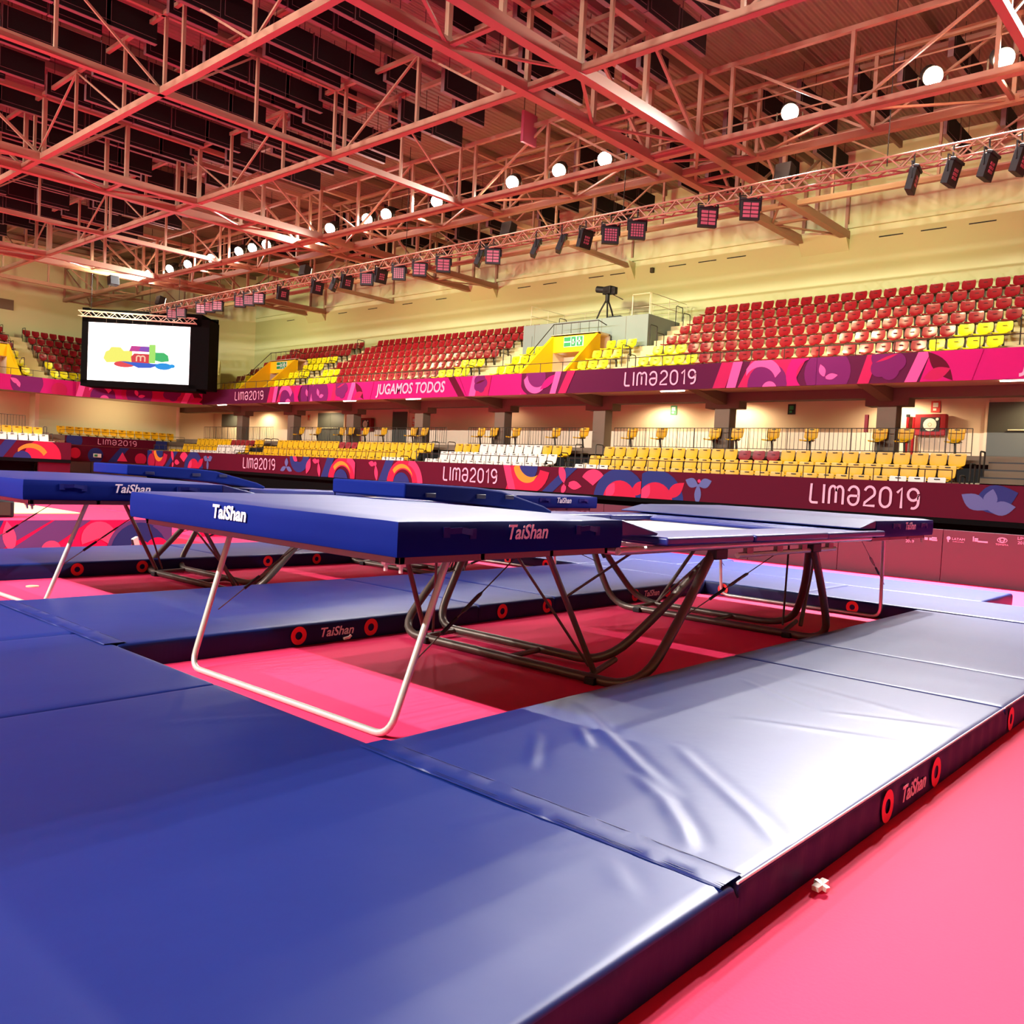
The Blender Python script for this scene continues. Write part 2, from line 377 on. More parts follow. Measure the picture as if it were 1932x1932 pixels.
# ------------------------------------------------------------------ floor mats
from mathutils import noise as NZ
def floor_mat(x0, x1, y0, y1, label, step=0.06, creases=(), amp=0.006, top=0.2, z0=0.002, mat_top=None, outer=None):
    g = 0.004; x0 += g; x1 -= g; y0 += g; y1 -= g
    nx = max(4, int((x1 - x0) / step)); ny = max(4, int((y1 - y0) / step))
    def coords(a, c, n):
        e = [0, 0.006, 0.018, 0.04]
        mid = [a + 0.04 + (c - a - 0.08) * i / n for i in range(1, n)]
        return [a + t for t in e] + mid + [c - t for t in e[::-1]]
    xs = coords(x0, x1, nx); ys = coords(y0, y1, ny)
    seed = random.random() * 50
    def edge(d): return 0.022 * (1 - math.sqrt(max(0, 1 - (1 - min(d, 0.04) / 0.04) ** 2)))
    def H(x, y):
        z = top - edge(x - x0) - edge(x1 - x) - edge(y - y0) - edge(y1 - y)
        if 0.02 < x - x0 and 0.02 < x1 - x and 0.02 < y - y0 and 0.02 < y1 - y:
            z += amp * NZ.noise(Vector((x * 0.9 + seed, y * 0.9, 0))) + amp * 0.5 * NZ.noise(Vector((x * 3.1, y * 2.2 + seed, 2)))
            for pl, a, wd in creases:
                best = 9; sd = 0; tt = 0
                for i in range(len(pl) - 1):
                    p = Vector(pl[i]); d = Vector(pl[i + 1]) - p; L = d.length; t = max(0, min(1, (Vector((x, y)) - p).dot(d) / (L * L)))
                    r = Vector((x, y)) - p - d * t
                    if r.length < best: best = r.length; sd = d.x * r.y - d.y * r.x; tt = (i + t) / (len(pl) - 1)
                if best < wd * 4:
                    f = math.sin(PI * min(1, max(0, tt * 0.96 + 0.02))) ** 0.5
                    s = (1 if sd > 0 else -1) * best / wd
                    z += a * f * (math.exp(-s * s) - 0.45 * math.exp(-((s - 1.9) ** 2)))
        return z
    B = MB(); n2 = len(ys)
    B.use(mat_top or VINYL_TOP)
    B.v = [(x, y, H(x, y)) for x in xs for y in ys]
    B.f = [(i * n2 + j, (i + 1) * n2 + j, (i + 1) * n2 + j + 1, i * n2 + j + 1) for i in range(len(xs) - 1) for j in range(n2 - 1)]
    B.mi = [0] * len(B.f)
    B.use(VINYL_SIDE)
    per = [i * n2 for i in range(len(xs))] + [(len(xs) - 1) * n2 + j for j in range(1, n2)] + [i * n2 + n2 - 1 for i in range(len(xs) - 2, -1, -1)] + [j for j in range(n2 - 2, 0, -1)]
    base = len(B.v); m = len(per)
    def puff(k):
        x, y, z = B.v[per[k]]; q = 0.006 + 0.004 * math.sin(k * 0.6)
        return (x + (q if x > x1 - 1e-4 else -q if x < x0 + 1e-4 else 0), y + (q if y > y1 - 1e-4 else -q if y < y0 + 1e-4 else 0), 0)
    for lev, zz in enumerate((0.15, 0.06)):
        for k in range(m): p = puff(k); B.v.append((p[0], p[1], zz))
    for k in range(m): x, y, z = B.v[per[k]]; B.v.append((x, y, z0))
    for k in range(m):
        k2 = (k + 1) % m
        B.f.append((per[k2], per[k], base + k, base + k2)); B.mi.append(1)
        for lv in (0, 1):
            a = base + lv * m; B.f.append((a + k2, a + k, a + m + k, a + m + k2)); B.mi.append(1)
    cx, cy = (x0 + x1) / 2, (y0 + y1) / 2
    B.v = [(v[0] - cx, v[1] - cy, v[2]) for v in B.v]
    o = B.obj('floor_mat', smooth=True); o.location = (cx, cy, 0)
    tag(o, label, 'mat'); bpy.context.view_layer.update()
    if outer:   # pale piping along the near upper edge
        p = mb(outer).tube([(x0 - cx + .01, y0 - cy + .004, top - .006), (x1 - cx - .01, y0 - cy + .004, top - .006)], .006, 6).obj('piping'); p.parent = o
    return o
def rings(o, items, side, at, txt=()):
    """red rings and the maker's word on the side of a mat; side 'y' faces -Y, side 'x' faces -X"""
    L = o.location
    for u in items:
        c, n = ((u - L.x, at - .011 - L.y, .1), (0, -1, 0)) if side == 'y' else ((at - .011 - L.x, u - L.y, .1), (-1, 0, 0))
        r = mb(RED_RING).disc(c, n, .082, .036).obj('ring', fix=False); r.parent = o
    for u in txt:
        T = plane_frame((u, at - .012, .1) if side == 'y' else (at - .012, u, .1), (1, 0, 0) if side == 'y' else (0, -1, 0), (0, 0, 1))
        text('TaiShan', T, .082, WHITE_INK, o, shear=.25, width=.37, bold=.002)
front_creases = [([(2.2, 4.42), (2.83, 4.12)], .005, .03), ([(2.46, 2.4), (2.80, 2.31)], .004, .03), ([(2.48, 2.06), (2.72, 1.94)], .004, .03), ([(2.66, 1.84), (2.5, 1.62)], .006, .03)]
floor_mat(-0.4, 2.86, 1.40, 5.03, 'large dark blue floor mat filling the lower left, nearest the viewer', .04, front_creases)
floor_mat(-0.4, 2.86, 5.03, 7.08, 'dark blue floor mat at the left edge, just beyond the nearest mat', .05)
floor_mat(-0.4, 2.86, 7.08, 10.6, 'dark blue floor mat at the far left edge beside the middle mat row', .08)
floor_mat(-0.4, 2.86, 10.6, 13.7, 'dark blue floor mat beside the far mat row, outside the left edge', .1)
cr = [([(4.32, 3.28), (4.06, 2.91), (3.68, 2.39), (3.44, 2.03)], .009, .035), ([(3.52, 2.28), (3.35, 2.02), (3.15, 1.81), (3.01, 1.69)], .011, .035),
      ([(4.08, 2.4), (3.77, 2.02), (3.49, 1.66), (3.29, 1.44)], .008, .035), ([(3.96, 2.98), (3.70, 2.7)], .008, .03), ([(3.66, 3.03), (3.2, 2.68)], .006, .03),
      ([(5.91, 2.96), (5.51, 2.3)], .004, .03), ([(4.87, 2.49), (5.22, 1.61)], .004, .04), ([(5.5, 2.16), (5.8, 1.48)], .005, .04), ([(6.2, 3.0), (5.9, 1.7)], .003, .05)]
r1 = floor_mat(2.86, 6.70, 1.40, 3.47, 'creased blue floor mat with pale sheen and two red rings, right foreground', .022, cr, .004, outer=WHITE_INK)
rings(r1, (4.385, 5.15), 'y', 1.4, (4.77,))
r2 = floor_mat(6.70, 7.92, 1.40, 3.47, 'short pale-shining floor mat behind the creased one at the right', .05, outer=WHITE_INK)
rings(r2, (6.84,), 'y', 1.4)
floor_mat(7.92, 11.5, 1.40, 3.47, 'long pale-shining floor mat beyond the short one at the right edge', .08, outer=WHITE_INK)
m1 = floor_mat(2.86, 6.75, 6.50, 8.93, 'blue floor mat between the two trampolines, left one with two rings', .06)
rings(m1, (4.46, 5.27), 'y', 6.5, (4.87,))
m2 = floor_mat(6.75, 8.04, 6.50, 8.93, 'short blue floor mat in the middle row under the deck shadow', .06)
rings(m2, (7.12, 7.9), 'y', 6.5)
m3 = floor_mat(8.04, 11.6, 6.50, 8.93, 'pale blue floor mat at the right end of the middle row', .08)
rings(m3, (9.74, 10.54), 'y', 6.5, (10.13,))
t1 = floor_mat(2.86, 6.75, 11.75, 13.7, 'far blue floor mat behind the left trampoline, left one', .08)
rings(t1, (4.62, 5.48), 'y', 11.75)
t2 = floor_mat(6.75, 11.6, 11.75, 13.7, 'far blue floor mat behind the left trampoline, right one', .1)
rings(t2, (7.45, 8.35, 10.3, 11.1), 'y', 11.75)
c1 = floor_mat(11.6, 13.35, 1.40, 5.03, 'pale floor mat crossing behind the near trampoline, right part', .08)
c2 = floor_mat(11.6, 13.35, 5.03, 8.93, 'pale floor mat crossing behind the near trampoline, left part', .08)
rings(c2, (6.2,), 'x', 11.6); rings(c1, (4.3,), 'x', 11.6)
c3 = floor_mat(11.6, 13.35, 8.93, 13.7, 'pale floor mat crossing behind the left trampoline', .1)
rings(c3, (9.6, 10.5), 'x', 11.6)
floor_mat(13.35, 15.1, 3.17, 8.06, 'lavender floor mat before the crimson boards, with the free right corner', .08)
h1 = floor_mat(13.35, 15.45, 8.06, 11.5, 'lavender floor mat before the crimson boards, with one ring on its end', .1)
rings(h1, (15.32,), 'y', 8.06)
# velcro joining flaps laid over two seams
for y0, y1, who in ((1.42, 3.46, 'nearest, at the corner of the creased mat'), (6.52, 8.9, 'at the left end of the middle mat row')):
    b = MB().use(VINYL_TOP); n = 30
    for k in range(n + 1):
        y = y0 + (y1 - y0) * k / n; q = .0022 * math.sin(k * 1.7) + .0015 * math.sin(k * .6)
        B_ = [(2.77, y, .2035), (2.775, y, .2075 + q), (2.855, y, .2085 + q), (2.935, y, .2075 - q), (2.94, y, .2035)]
        b.v += B_
        if k:
            for j in range(4): b.f.append(((k - 1) * 5 + j, k * 5 + j, k * 5 + j + 1, (k - 1) * 5 + j + 1)); b.mi.append(0)
    f = b.obj('joining_flap', smooth=True); tag(f, 'blue joining strip over a mat seam, ' + who, 'strip')
    for x in (2.785, 2.80, 2.925):
        s = mb(PIPING).box((x - .0012, y0, .2078), (x + .0012, y1, .2094)).obj('stitching'); s.parent = f

# ------------------------------------------------------------------ trampolines
def copy_tree(o, parent=None):
    c = o.copy(); COL.objects.link(c); c.parent = parent
    for ch in [k for k in COL.objects if k.parent == o and k is not c]: copy_tree(ch, c)
    return c
def part(b, name, root, **k):
    o = b.obj(name, **k); o.parent = root; o.location = -Vector(root.location); return o
MX = 15.14
TR = thing('trampoline', 'near competition trampoline on bent steel legs, white bed, right foreground', 'trampoline', (7.57, 5.03, 0))
R_ = .039
part(mb(STEEL).tube([(5.1, 3.57, 1.115), (10.04, 3.57, 1.115), (10.04, 6.49, 1.115), (5.1, 6.49, 1.115), (5.1, 3.57, 1.115)], .03, 10, .05), 'frame', TR, smooth=True)
for y in (3.60, 6.46):
    part(mb(STEEL).tube([(6.95, y, 1.02), (9.1, y, 1.02)], .024, 8), 'lower_rail', TR, smooth=True)
    for x in (7.15, 7.75, 8.3, 8.95):
        part(mb(STEEL_D).box((x - .06, y - .02, 1.02), (x + .06, y + .02, 1.1)), 'rail_bracket', TR)
for x in (6.6, 8.55):
    for y in (3.6, 6.46):
        part(mb(BLACK).box((x - .1, y - .045, 1.0), (x + .1, y + .045, 1.09)), 'hinge', TR, bevel=.01)
part(mb(STEEL_D).tube([(6.55, 3.62, 1.06), (6.02, 3.6, .5), (5.56, 3.62, .04), (5.56, 6.43, .04), (6.05, 6.46, .52), (6.55, 6.46, 1.06)], R_, 12, .62), 'leg', TR, smooth=True)
part(mb(STEEL_D).tube([(6.62, 3.64, 1.05), (6.3, 3.95, .52), (6.03, 4.28, .06), (6.03, 6.4, .06), (6.33, 6.45, .56), (6.6, 6.44, 1.05)], R_, 12, .42), 'leg', TR, smooth=True)
part(mb(STEEL_D).tube([(8.55, 3.6, 1.05), (8.8, 3.57, .55), (9.1, 3.6, .04), (9.1, 6.38, .04), (8.82, 6.44, .5), (8.55, 6.46, 1.05)], R_, 12, .55), 'leg', TR, smooth=True)
part(mb(STEEL_D).tube([(8.5, 3.62, 1.05), (9.0, 3.85, .6), (9.62, 4.25, .05), (9.62, 6.35, .05), (9.1, 6.4, .52), (8.55, 6.45, 1.05)], R_, 12, .42), 'leg', TR, smooth=True)
for x0, x1 in ((5.56, 6.03), (9.1, 9.62)):
    for y, x2, z2 in ((4.12, x1 + .05, .10), (5.0, x1, .055), (6.1, x1, .055)):
        part(mb(STEEL_D).tube([(x0, y, .04), (x2, y + (.1 if y < 4.5 else 0), z2)], .026, 8), 'cross_tie', TR, smooth=True)
    for y in (4.05, 6.0):
        part(mb(BLACK).box((x0 - .07, y - .05, .0), (x0 + .07, y + .05, .06)), 'foot_plate', TR, bevel=.01)
ST = [((5.62, 4.1, .08), (5.05, 4.2, 1.09), .024), ((5.75, 4.25, .08), (5.03, 4.56, 1.09), .012), ((5.56, 6.04, .08), (4.9, 5.70, 1.09), .024), ((5.62, 6.0, .1), (4.95, 5.28, 1.09), .012)]
for p, q, r in ST:
    part(mb(STEEL_D).tube([p, q], r, 8), 'strut', TR, smooth=True)
    part(mb(STEEL_D).tube([(MX - p[0], p[1], p[2]), (MX - q[0], q[1], q[2])], r, 8), 'strut', TR, smooth=True)
def brace(p, q, root, name='brace_cable'):
    p = Vector(p); q = Vector(q); b = mb(STEEL_D).tube([p, q], .0045, 6)
    o = part(b, name, root, smooth=True)
    m0 = p.lerp(q, .42); m1_ = p.lerp(q, .62); d = (q - p).normalized(); s = d.cross(Vector((0, 0, 1))).normalized() * .014
    b2 = mb(BLACK).tube([p.lerp(q, .24), p.lerp(q, .38)], .013, 8).use(STEEL_D)
    b2.tube([m0, m0 + s + d * .03, m1_ + s - d * .03, m1_], .005, 6).tube([m0, m0 - s + d * .03, m1_ - s - d * .03, m1_], .005, 6)
    t = part(b2, 'turnbuckle', root, smooth=True); return o
brace((6.1, 3.6, .55), (7.95, 3.66, 1.03), TR); brace((6.1, 6.45, .55), (7.95, 6.42, 1.03), TR)
brace((8.75, 6.44, .6), (7.3, 6.44, 1.05), TR)
part(mb(STEEL_D).tube([(5.27, 4.15, .70), (5.98, 4.0, 1.06)], .011, 8), 'tie_rod', TR, smooth=True)
part(mb(BEDM).box((5.98, 3.98, 1.125), (9.36, 6.08, 1.132)), 'jumping_bed', TR)
sb = mb(STEEL)
for k in range(34):
    y = 4.03 + k * .0605
    sb.tube([(5.13, y, 1.12), (5.98, y, 1.128)], .008, 5, caps=False).tube([(9.39, y, 1.128), (10.01, y, 1.12)], .008, 5, caps=False)
for k in range(48):
    x = 5.8 + k * .075
    sb.tube([(x, 3.6, 1.12), (x, 3.98, 1.128)], .008, 5, caps=False).tube([(x, 6.08, 1.128), (x, 6.46, 1.12)], .008, 5, caps=False)
o = part(sb, 'spring_row', TR); o['kind'] = 'stuff'
def pad(x0, x1, y0, y1, z0=1.15, z1=1.215, name='frame_pad'):
    b = mb(VINYL).box((x0, y0, z0), (x1, y1, z1)); return part(b, name, TR, bevel=.018)
pad(5.55, 6.93, 3.44, 3.98); pad(6.95, 8.5, 3.43, 3.98, 1.145, 1.212); pad(8.52, 10.12, 3.44, 3.98, 1.142, 1.205)
pad(5.55, 6.93, 6.08, 6.62); pad(6.95, 8.5, 6.08, 6.63, 1.145, 1.212); pad(8.52, 10.12, 6.08, 6.62, 1.142, 1.205)
part(mb(VINYL).prism([(9.34, 1.135), (10.1, 1.15), (10.1, 1.225), (9.4, 1.20), (9.32, 1.17)], 1, 3.99, 6.07), 'end_pad', TR, bevel=.012)
st = mb(BLACK).bar((6.3, 4.6, 1.1), (7.6, 5.6, .93), .04, .006).bar((7.6, 5.6, .93), (8.6, 5.4, 1.1), .04, .006).bar((7.6, 5.6, .93), (7.62, 5.5, .78), .05, .012)
part(st, 'hanging_strap', TR)
TR2 = copy_tree(TR); TR2.location.y += 5.45
TR2['label'] = 'second trampoline on bent steel legs, behind the near one toward the left'

def deck(near, dy=0, label=''):
    fx = (lambda x: x) if near else (lambda x: MX - x)
    zz = 0 if near else -.03
    rt = thing('end_deck_frame', label, 'platform', (fx(4.05), 5.1, 0), 0, 'trampoline end deck frames')
    bx0, tx0, bx1, tx1 = (3.36, 3.76, 3.31, 3.62) if near else (3.56, 3.72, 3.56, 3.72)
    part(mb(STEEL).tube([(fx(tx0), 3.90, 1.11 + zz), (fx(bx0), 3.93, .024), (fx(bx1), 6.22, .024), (fx(tx1), 6.22, 1.11 + zz)], .0225, 12, .13), 'leg', rt, smooth=True)
    b = mb(STEEL_D)
    for y in (3.62, 6.58): b.box((min(fx(3.1), fx(5.02)), y - .02, 1.10 + zz), (max(fx(3.1), fx(5.02)), y + .02, 1.145 + zz))
    for x in (3.12, 3.75, 4.4, 5.0): b.box((fx(x) - .02, 3.6, 1.10 + zz), (fx(x) + .02, 6.6, 1.144 + zz))
    part(b, 'deck_frame', rt, bevel=.004)
    for y in (3.62, 3.75):
        part(mb(STEEL).tube([(fx(3.13), y, 1.10 + zz), (fx(3.13), y, 1.05 + zz)], .012, 8).box((fx(3.13) - .018, y - .018, 1.085 + zz), (fx(3.13) + .018, y + .018, 1.105 + zz)), 'clamp', rt)
    for y in (3.92, 6.22):
        brace((fx(3.52), y, .45), (fx(4.45), y, 1.09 + zz), rt)
    if dy: rt.location.y += dy; 
    return rt
deck(True, 0, 'steel end deck frame with bent U leg, nearest, under the blue mat')
deck(False, 0, 'steel end deck frame at the far end of the near trampoline')
deck(True, 5.45, 'steel end deck frame with bent U leg at the left edge')
deck(False, 5.45, 'steel end deck frame at the far end of the second trampoline')

def landing_mat(near, dy, label):
    fx = (lambda x: x) if near else (lambda x: MX - x)
    zz = 0 if near else -.03
    rt = thing('landing_mat', label, 'mat', (fx(4.05), 5.1, 1.15 + zz), 0)
    root0 = Vector(rt.location); rt.location.y += dy; bpy.context.view_layer.update()
    def P(b, name, **k):
        o = b.obj(name, **k); o.parent = rt; o.location = -root0; return o
    # body with softly domed, slightly wavy top
    xa, xb = sorted((fx(3.02), fx(5.07))); ya, yb = 3.53, 6.69; n = 26; m_ = 34
    B = MB().use(VINYL_TOP)
    def H(i, j):
        u = i / n; v = j / m_; e = min(u, 1 - u, v, 1 - v)
        return 1.352 + zz - .012 * (1 - min(1, e * 22)) ** 2 + .010 * math.sin(PI * u) * math.sin(PI * v) + .003 * NZ.noise(Vector((u * 6 + dy, v * 9, xa)))
    for i in range(n + 1):
        for j in range(m_ + 1): B.v.append((xa + (xb - xa) * i / n, ya + (yb - ya) * j / m_, H(i, j)))
    B.f = [(i * (m_ + 1) + j, (i + 1) * (m_ + 1) + j, (i + 1) * (m_ + 1) + j + 1, i * (m_ + 1) + j + 1) for i in range(n) for j in range(m_)]
    B.mi = [0] * len(B.f); B.use(PAD_SIDE)
    per = [i * (m_ + 1) for i in range(n + 1)] + [n * (m_ + 1) + j for j in range(1, m_ + 1)] + [i * (m_ + 1) + m_ for i in range(n - 1, -1, -1)] + [j for j in range(m_ - 1, 0, -1)]
    L = len(per)
    levels = [(1.335, .003), (1.28, .008), (1.21, .008), (1.165, .005), (1.15, .0)]
    prev = per
    for zl, q in levels:
        cur = []
        for k, id_ in enumerate(per):
            x, y, z = B.v[id_]; qq = q * (1 + .2 * math.sin(k * .7 + dy))
            cur.append(len(B.v)); B.v.append((x + (qq if x > xb - 1e-5 else -qq if x < xa + 1e-5 else 0), y + (qq if y > yb - 1e-5 else -qq if y < ya + 1e-5 else 0), zl + zz))
        for k in range(L): B.f.append((prev[(k + 1) % L], prev[k], cur[k], cur[(k + 1) % L])); B.mi.append(1)
        prev = cur
    B.f.append(tuple(prev[::-1])); B.mi.append(0)
    P(B, 'foam_block', smooth=True)
    pr = [(fx(5.075), 1.345 + zz), (fx(5.075), 1.222), (fx(5.55), 1.222), (fx(5.56), 1.245 + zz + (0 if near else .02))]
    P(mb(VINYL_TOP).prism(pr, 1, 3.53, 6.69), 'wedge_flap', bevel=.012)
    P(mb(RUBBER).box((xa + .01, ya + .01, 1.147 + zz), (xb - .01, yb - .01, 1.165 + zz)), 'base_cover')
    T = lambda o_, U: plane_frame((o_[0], o_[1] + dy, o_[2] + zz), U, (0, 0, 1))
    txt = 4.05 if near else 11.2
    text('TaiShan', T((txt, ya - .017, 1.27), (1, 0, 0)), .088, WHITE_INK, rt, shear=.25, width=.37, bold=.002)
    if near: text('TaiShan', T((xa - .017, 5.22, 1.27), (0, -1, 0)), .088, WHITE_INK, rt, shear=.12, width=.42, bold=.004)
    for x in ((3.47, 4.67) if near else (10.72, 11.74)):
        b = mb(PAD_DARK)
        b.bar((x - .1, ya - .012, 1.285 + zz), (x, ya - .026, 1.292 + zz), .006, .035).bar((x, ya - .026, 1.292 + zz), (x + .11, ya - .012, 1.275 + zz), .006, .035)
        b.box((x - .13, ya - .016, 1.25 + zz), (x - .08, ya - .006, 1.31 + zz)).box((x + .08, ya - .016, 1.24 + zz), (x + .13, ya - .006, 1.30 + zz))
        P(b, 'handle', smooth=True)
    return rt
landing_mat(True, 0, 'thick royal blue landing mat with white lettering on the nearest deck, centre left')
landing_mat(False, 0, 'thick blue landing mat with glossy white-shining wedge, right of centre')
landing_mat(True, 5.45, 'thick blue landing mat on the left trampoline, cut by the left edge')
landing_mat(False, 5.45, 'small dark blue landing mat seen behind the near trampoline, with lettering')

def throw_mat(dy, label):
    rt = thing('throw_in_mat', label, 'mat', (6.0, 6.2 + dy, 1.35), 0, None)
    pts = [(5.0, 1.368), (6.2, 1.31), (7.02, 1.228), (7.04, 1.262), (6.9, 1.315), (6.25, 1.458), (5.9, 1.485), (5.0, 1.502)]
    o = mb(PAD_SIDE).prism(pts, 1, 5.78, 6.83).obj('foam_wedge', bevel=.018); o.parent = rt; o.location = (-6.0, -6.2, -1.35)
    for x in (5.3, 5.95, 6.35):
        h = mb(PIPING).box((x - .06, 5.765, 1.38), (x + .06, 5.785, 1.42)).obj('handle', bevel=.005); h.parent = rt; h.location = (-6.0, -6.2, -1.35)
    return rt
throw_mat(0, 'bright blue throw-in mat lying across the corner of the near landing mat')
throw_mat(5.45, 'bright blue throw-in mat lying on the left landing mat')

# small grey cap lying on the floor and the pale clip at the mat foot
tag(mb(CONC).tube([(3.86, 11.1, 0.0), (3.86, 11.1, .012)], .07, 20).obj('round_plug'), 'small round grey plug on the pink floor at the left', 'plug')
tag(mb(WHT_S).bar((4.93, 6.46, .03), (4.99, 6.45, .04), .03, .02).bar((4.97, 6.45, .03), (5.0, 6.44, .06), .02, .02).obj('lost_clip'), 'tiny white clip on the pink floor below the lettered mat side', 'clip')
tag(mb(WHT_S).bar((3.42, 1.34, .02), (3.50, 1.33, .03), .03, .02).bar((3.45, 1.30, .02), (3.47, 1.36, .03), .02, .02).obj('tie_end'), 'frayed white tie end on the floor at the lower mat corner', 'tie')

# ------------------------------------------------------------------ stands
class Frame:
    """a straight run of stand: a = distance along, o = distance outward, z"""
    def __init__(s, P, along, outward): s.P = Vector(P); s.A = Vector(along).normalized(); s.O = Vector(outward).normalized()
    def pt(s, a, o, z): v = s.P + s.A * a + s.O * o; return (v.x, v.y, z)
    def box(s, b, a0, a1, o0, o1, z0, z1):
        vs = [s.pt(a, o, z) for z in (z0, z1) for a, o in ((a0, o0), (a1, o0), (a1, o1), (a0, o1))]
        return b.add(vs, [(3, 2, 1, 0), (4, 5, 6, 7), (0, 1, 5, 4), (1, 2, 6, 5), (2, 3, 7, 6), (3, 0, 4, 7)])
    def rot(s): return math.atan2(s.O.y, s.O.x)
SIDE = Frame((0, 0, 0), (0, 1, 0), (1, 0, 0))                      # a = Y, o = X
END = Frame((0, 23.4, 0), (1, 0, 0), (0, 1, 0))                    # a = X, o = Y - 23.4  (front of the upper tier at Y 46.6)
CH = Frame((23.2, 43.4, 0), (-0.852, 0.524, 0), (0.524, 0.852, 0))  # the cut corner, o from its own front
CHL = 6.1

# lower tier
LROW = [(22.12, 22.95, 1.34), (22.95, 23.75, 1.66), (23.75, 24.75, 2.0)]
def terr(fr, a0, a1, rows, off, zb, name='terrace', material=CONC, zend=None):
    b = mb(material)
    for o0, o1, z in rows: fr.box(b, a0, a1, o0 + off, o1 + off, zb, z)
    return struct(name, b)
terr(SIDE, 2.0, 47.0, LROW, 0, 1.13)
terr(END, -12, 16.6, LROW, -22.12 + 43.35 - 23.4, 1.13)
bc = mb(CONC_D).box((24.75, 2, 2.5), (28.2, 51, 2.72)); struct('floor_concourse', bc)
struct('floor_concourse_end', mb(CONC_D).box((-12, 46.1, 2.3), (16.6, 50.2, 2.55)).box((16.6, 47.1, 2.0), (28.2, 51, 2.5)))
struct('wall_concourse', mb(CREAM_LOW).box((28.0, 2, 2.5), (28.2, 51, 4.6)))
struct('wall_concourse_end', mb(CREAM_LOW).box((-12, 50.0, 2.5), (17.2, 50.2, 4.6)).box((17.0, 49.2, 2.5), (17.2, 50.2, 4.6)).box((24.7, 49.2, 2.5), (24.9, 51, 4.6)).box((24.9, 50.9, 2.5), (28.2, 51.1, 4.6)))
struct('wall_corner_low', mb(GREENISH).box((17.2, 49.2, 2.4), (24.7, 49.4, 4.6)))
struct('wall_drape', mb(BLACK_M).box((22.5, 2, 0), (22.6, 48, 1.13)).box((-12, 43.9, 0), (15.2, 44.0, 1.26)))
struct('wall_corner_base', mb(PR['wine']).box((15.2, 43.36, 0), (16.6, 43.5, 1.26)).box((16.5, 43.4, 0), (16.6, 47.0, 1.26)))
struct('wall_stair_end', mb(CONC).box((2, 2, 0), (2.01, 2.01, .01)))
bpy.data.objects.remove(bpy.data.objects['wall_stair_end'])

# soffit, beams, columns
struct('ceiling_soffit', mb(CONC).box((23.3, 2, 4.6), (29.2, 51, 4.72)).box((-12, 46.7, 4.6), (18.2, 52, 4.72)).prism([(18.2, 46.6), (23.3, 43.4), (23.3, 52), (18.2, 52)], 2, 4.6, 4.72))
b = mb(CONC_D).box((25.25, 2, 4.32), (25.75, 50, 4.6)); struct('trim_edge_beam', b)
COLY = [3.95, 8.8, 13.95, 18.85, 23.75, 28.55, 33.4, 38.3, 43.2]
cl_names = ['outside the right edge', 'beside the fire hose cabinet at the right', 'under the right Lima2019 lettering', 'second from the right lettering', 'below the grey camera platform', 'fourth from the left end of the lettering',
            'between the two grey doors', 'left of the double door', 'at the far left end of the concourse']
for i, y in enumerate(COLY):
    rt = thing('concrete_column', 'brown concrete column with capital in the concourse, ' + cl_names[i], 'column', (25.5, y, 2.72), 0)
    b = mb(CONC_D).box((-.2, -.27, 0), (.25, .27, 1.6)).obj('shaft', bevel=.02); b.parent = rt
    b = mb(CONC_D).box((-.24, -.6, 1.38), (.28, .6, 1.62)).obj('capital', bevel=.01); b.parent = rt
    b = mb(CONC_D).prism([(-.25, 1.5), (-.25, 1.88), (-2.1, 1.88), (-2.1, 1.78)], 1, -.17, .17).obj('bracket_beam'); b.parent = rt

# upper tier
URISE, UDEP = .475, .82
def utread(i): return 5.02 + URISE * i
def upper(fr, a0, a1, off, first=0, last=6):
    b = mb(STEP)
    for i in range(first, last): fr.box(b, a0, a1, 23.72 + UDEP * i + off, 23.72 + UDEP * (i + 1) + off + (.6 if i == 5 else 0), 4.75, utread(i))
    return struct('terrace', b)
VOMS = [(19.2, 21.4), (38.3, 40.7)]
lo = 2.0
for v0, v1 in VOMS:
    upper(SIDE, lo, v0, 0); upper(SIDE, v0, v1, 0, 3); lo = v1
upper(SIDE, lo, 44.2, 0)
OE = 0.0   # END frame: o = 23.2 at Y 46.6
upper(END, -12, 13.0, OE); upper(END, 13.0, 15.6, OE, 3); upper(END, 15.6, 18.6, OE)
upper(CH, -.6, CHL + .6, -23.2)
# balcony slab lip and parapets carrying the banners
struct('trim_parapet', mb(CONC).box((23.24, 2, 4.5), (23.72, 43.6, 5.2)).box((-12, 46.64, 4.5), (18.2, 47.1, 5.2)))
b = MB().use(CONC); CH.box(b, 0, CHL, .04, .5, 4.5, 5.2); struct('trim_parapet_corner', b)
struct('trim_ledge', mb(BLACK_M).box((22.06, 2, 1.0), (22.5, 47, 1.13)).box((-12, 43.3, 1.1), (16.6, 43.9, 1.26)))

# aisle steps
def aisle(fr, a0, a1, off, upper_=True, n=6, skip=0):
    b = mb(STEP if upper_ else CONC)
    for i in range(skip, n):
        if upper_: o0 = 23.72 + UDEP * i + off; z = utread(i)
        else: o0 = LROW[i][0] + off; z = LROW[i][2]
        rise = (URISE if upper_ else .33) / 2
        fr.box(b, a0, a1, o0 + .42, o0 + .84, z, z + rise)
    o = b.obj('aisle_steps'); o['kind'] = 'structure'; return o
for a0, a1 in ((4.3, 5.4), (16.75, 17.55), (23.1, 24.3), (35.45, 36.55)): aisle(SIDE, a0, a1, 0)
for a0, a1 in ((4.6, 5.9), (17.85, 18.6), (25.15, 26.0), (37.75, 38.3)): aisle(SIDE, a0, a1, 0, False, 3)
aisle(END, 16.1, 17.1, OE)

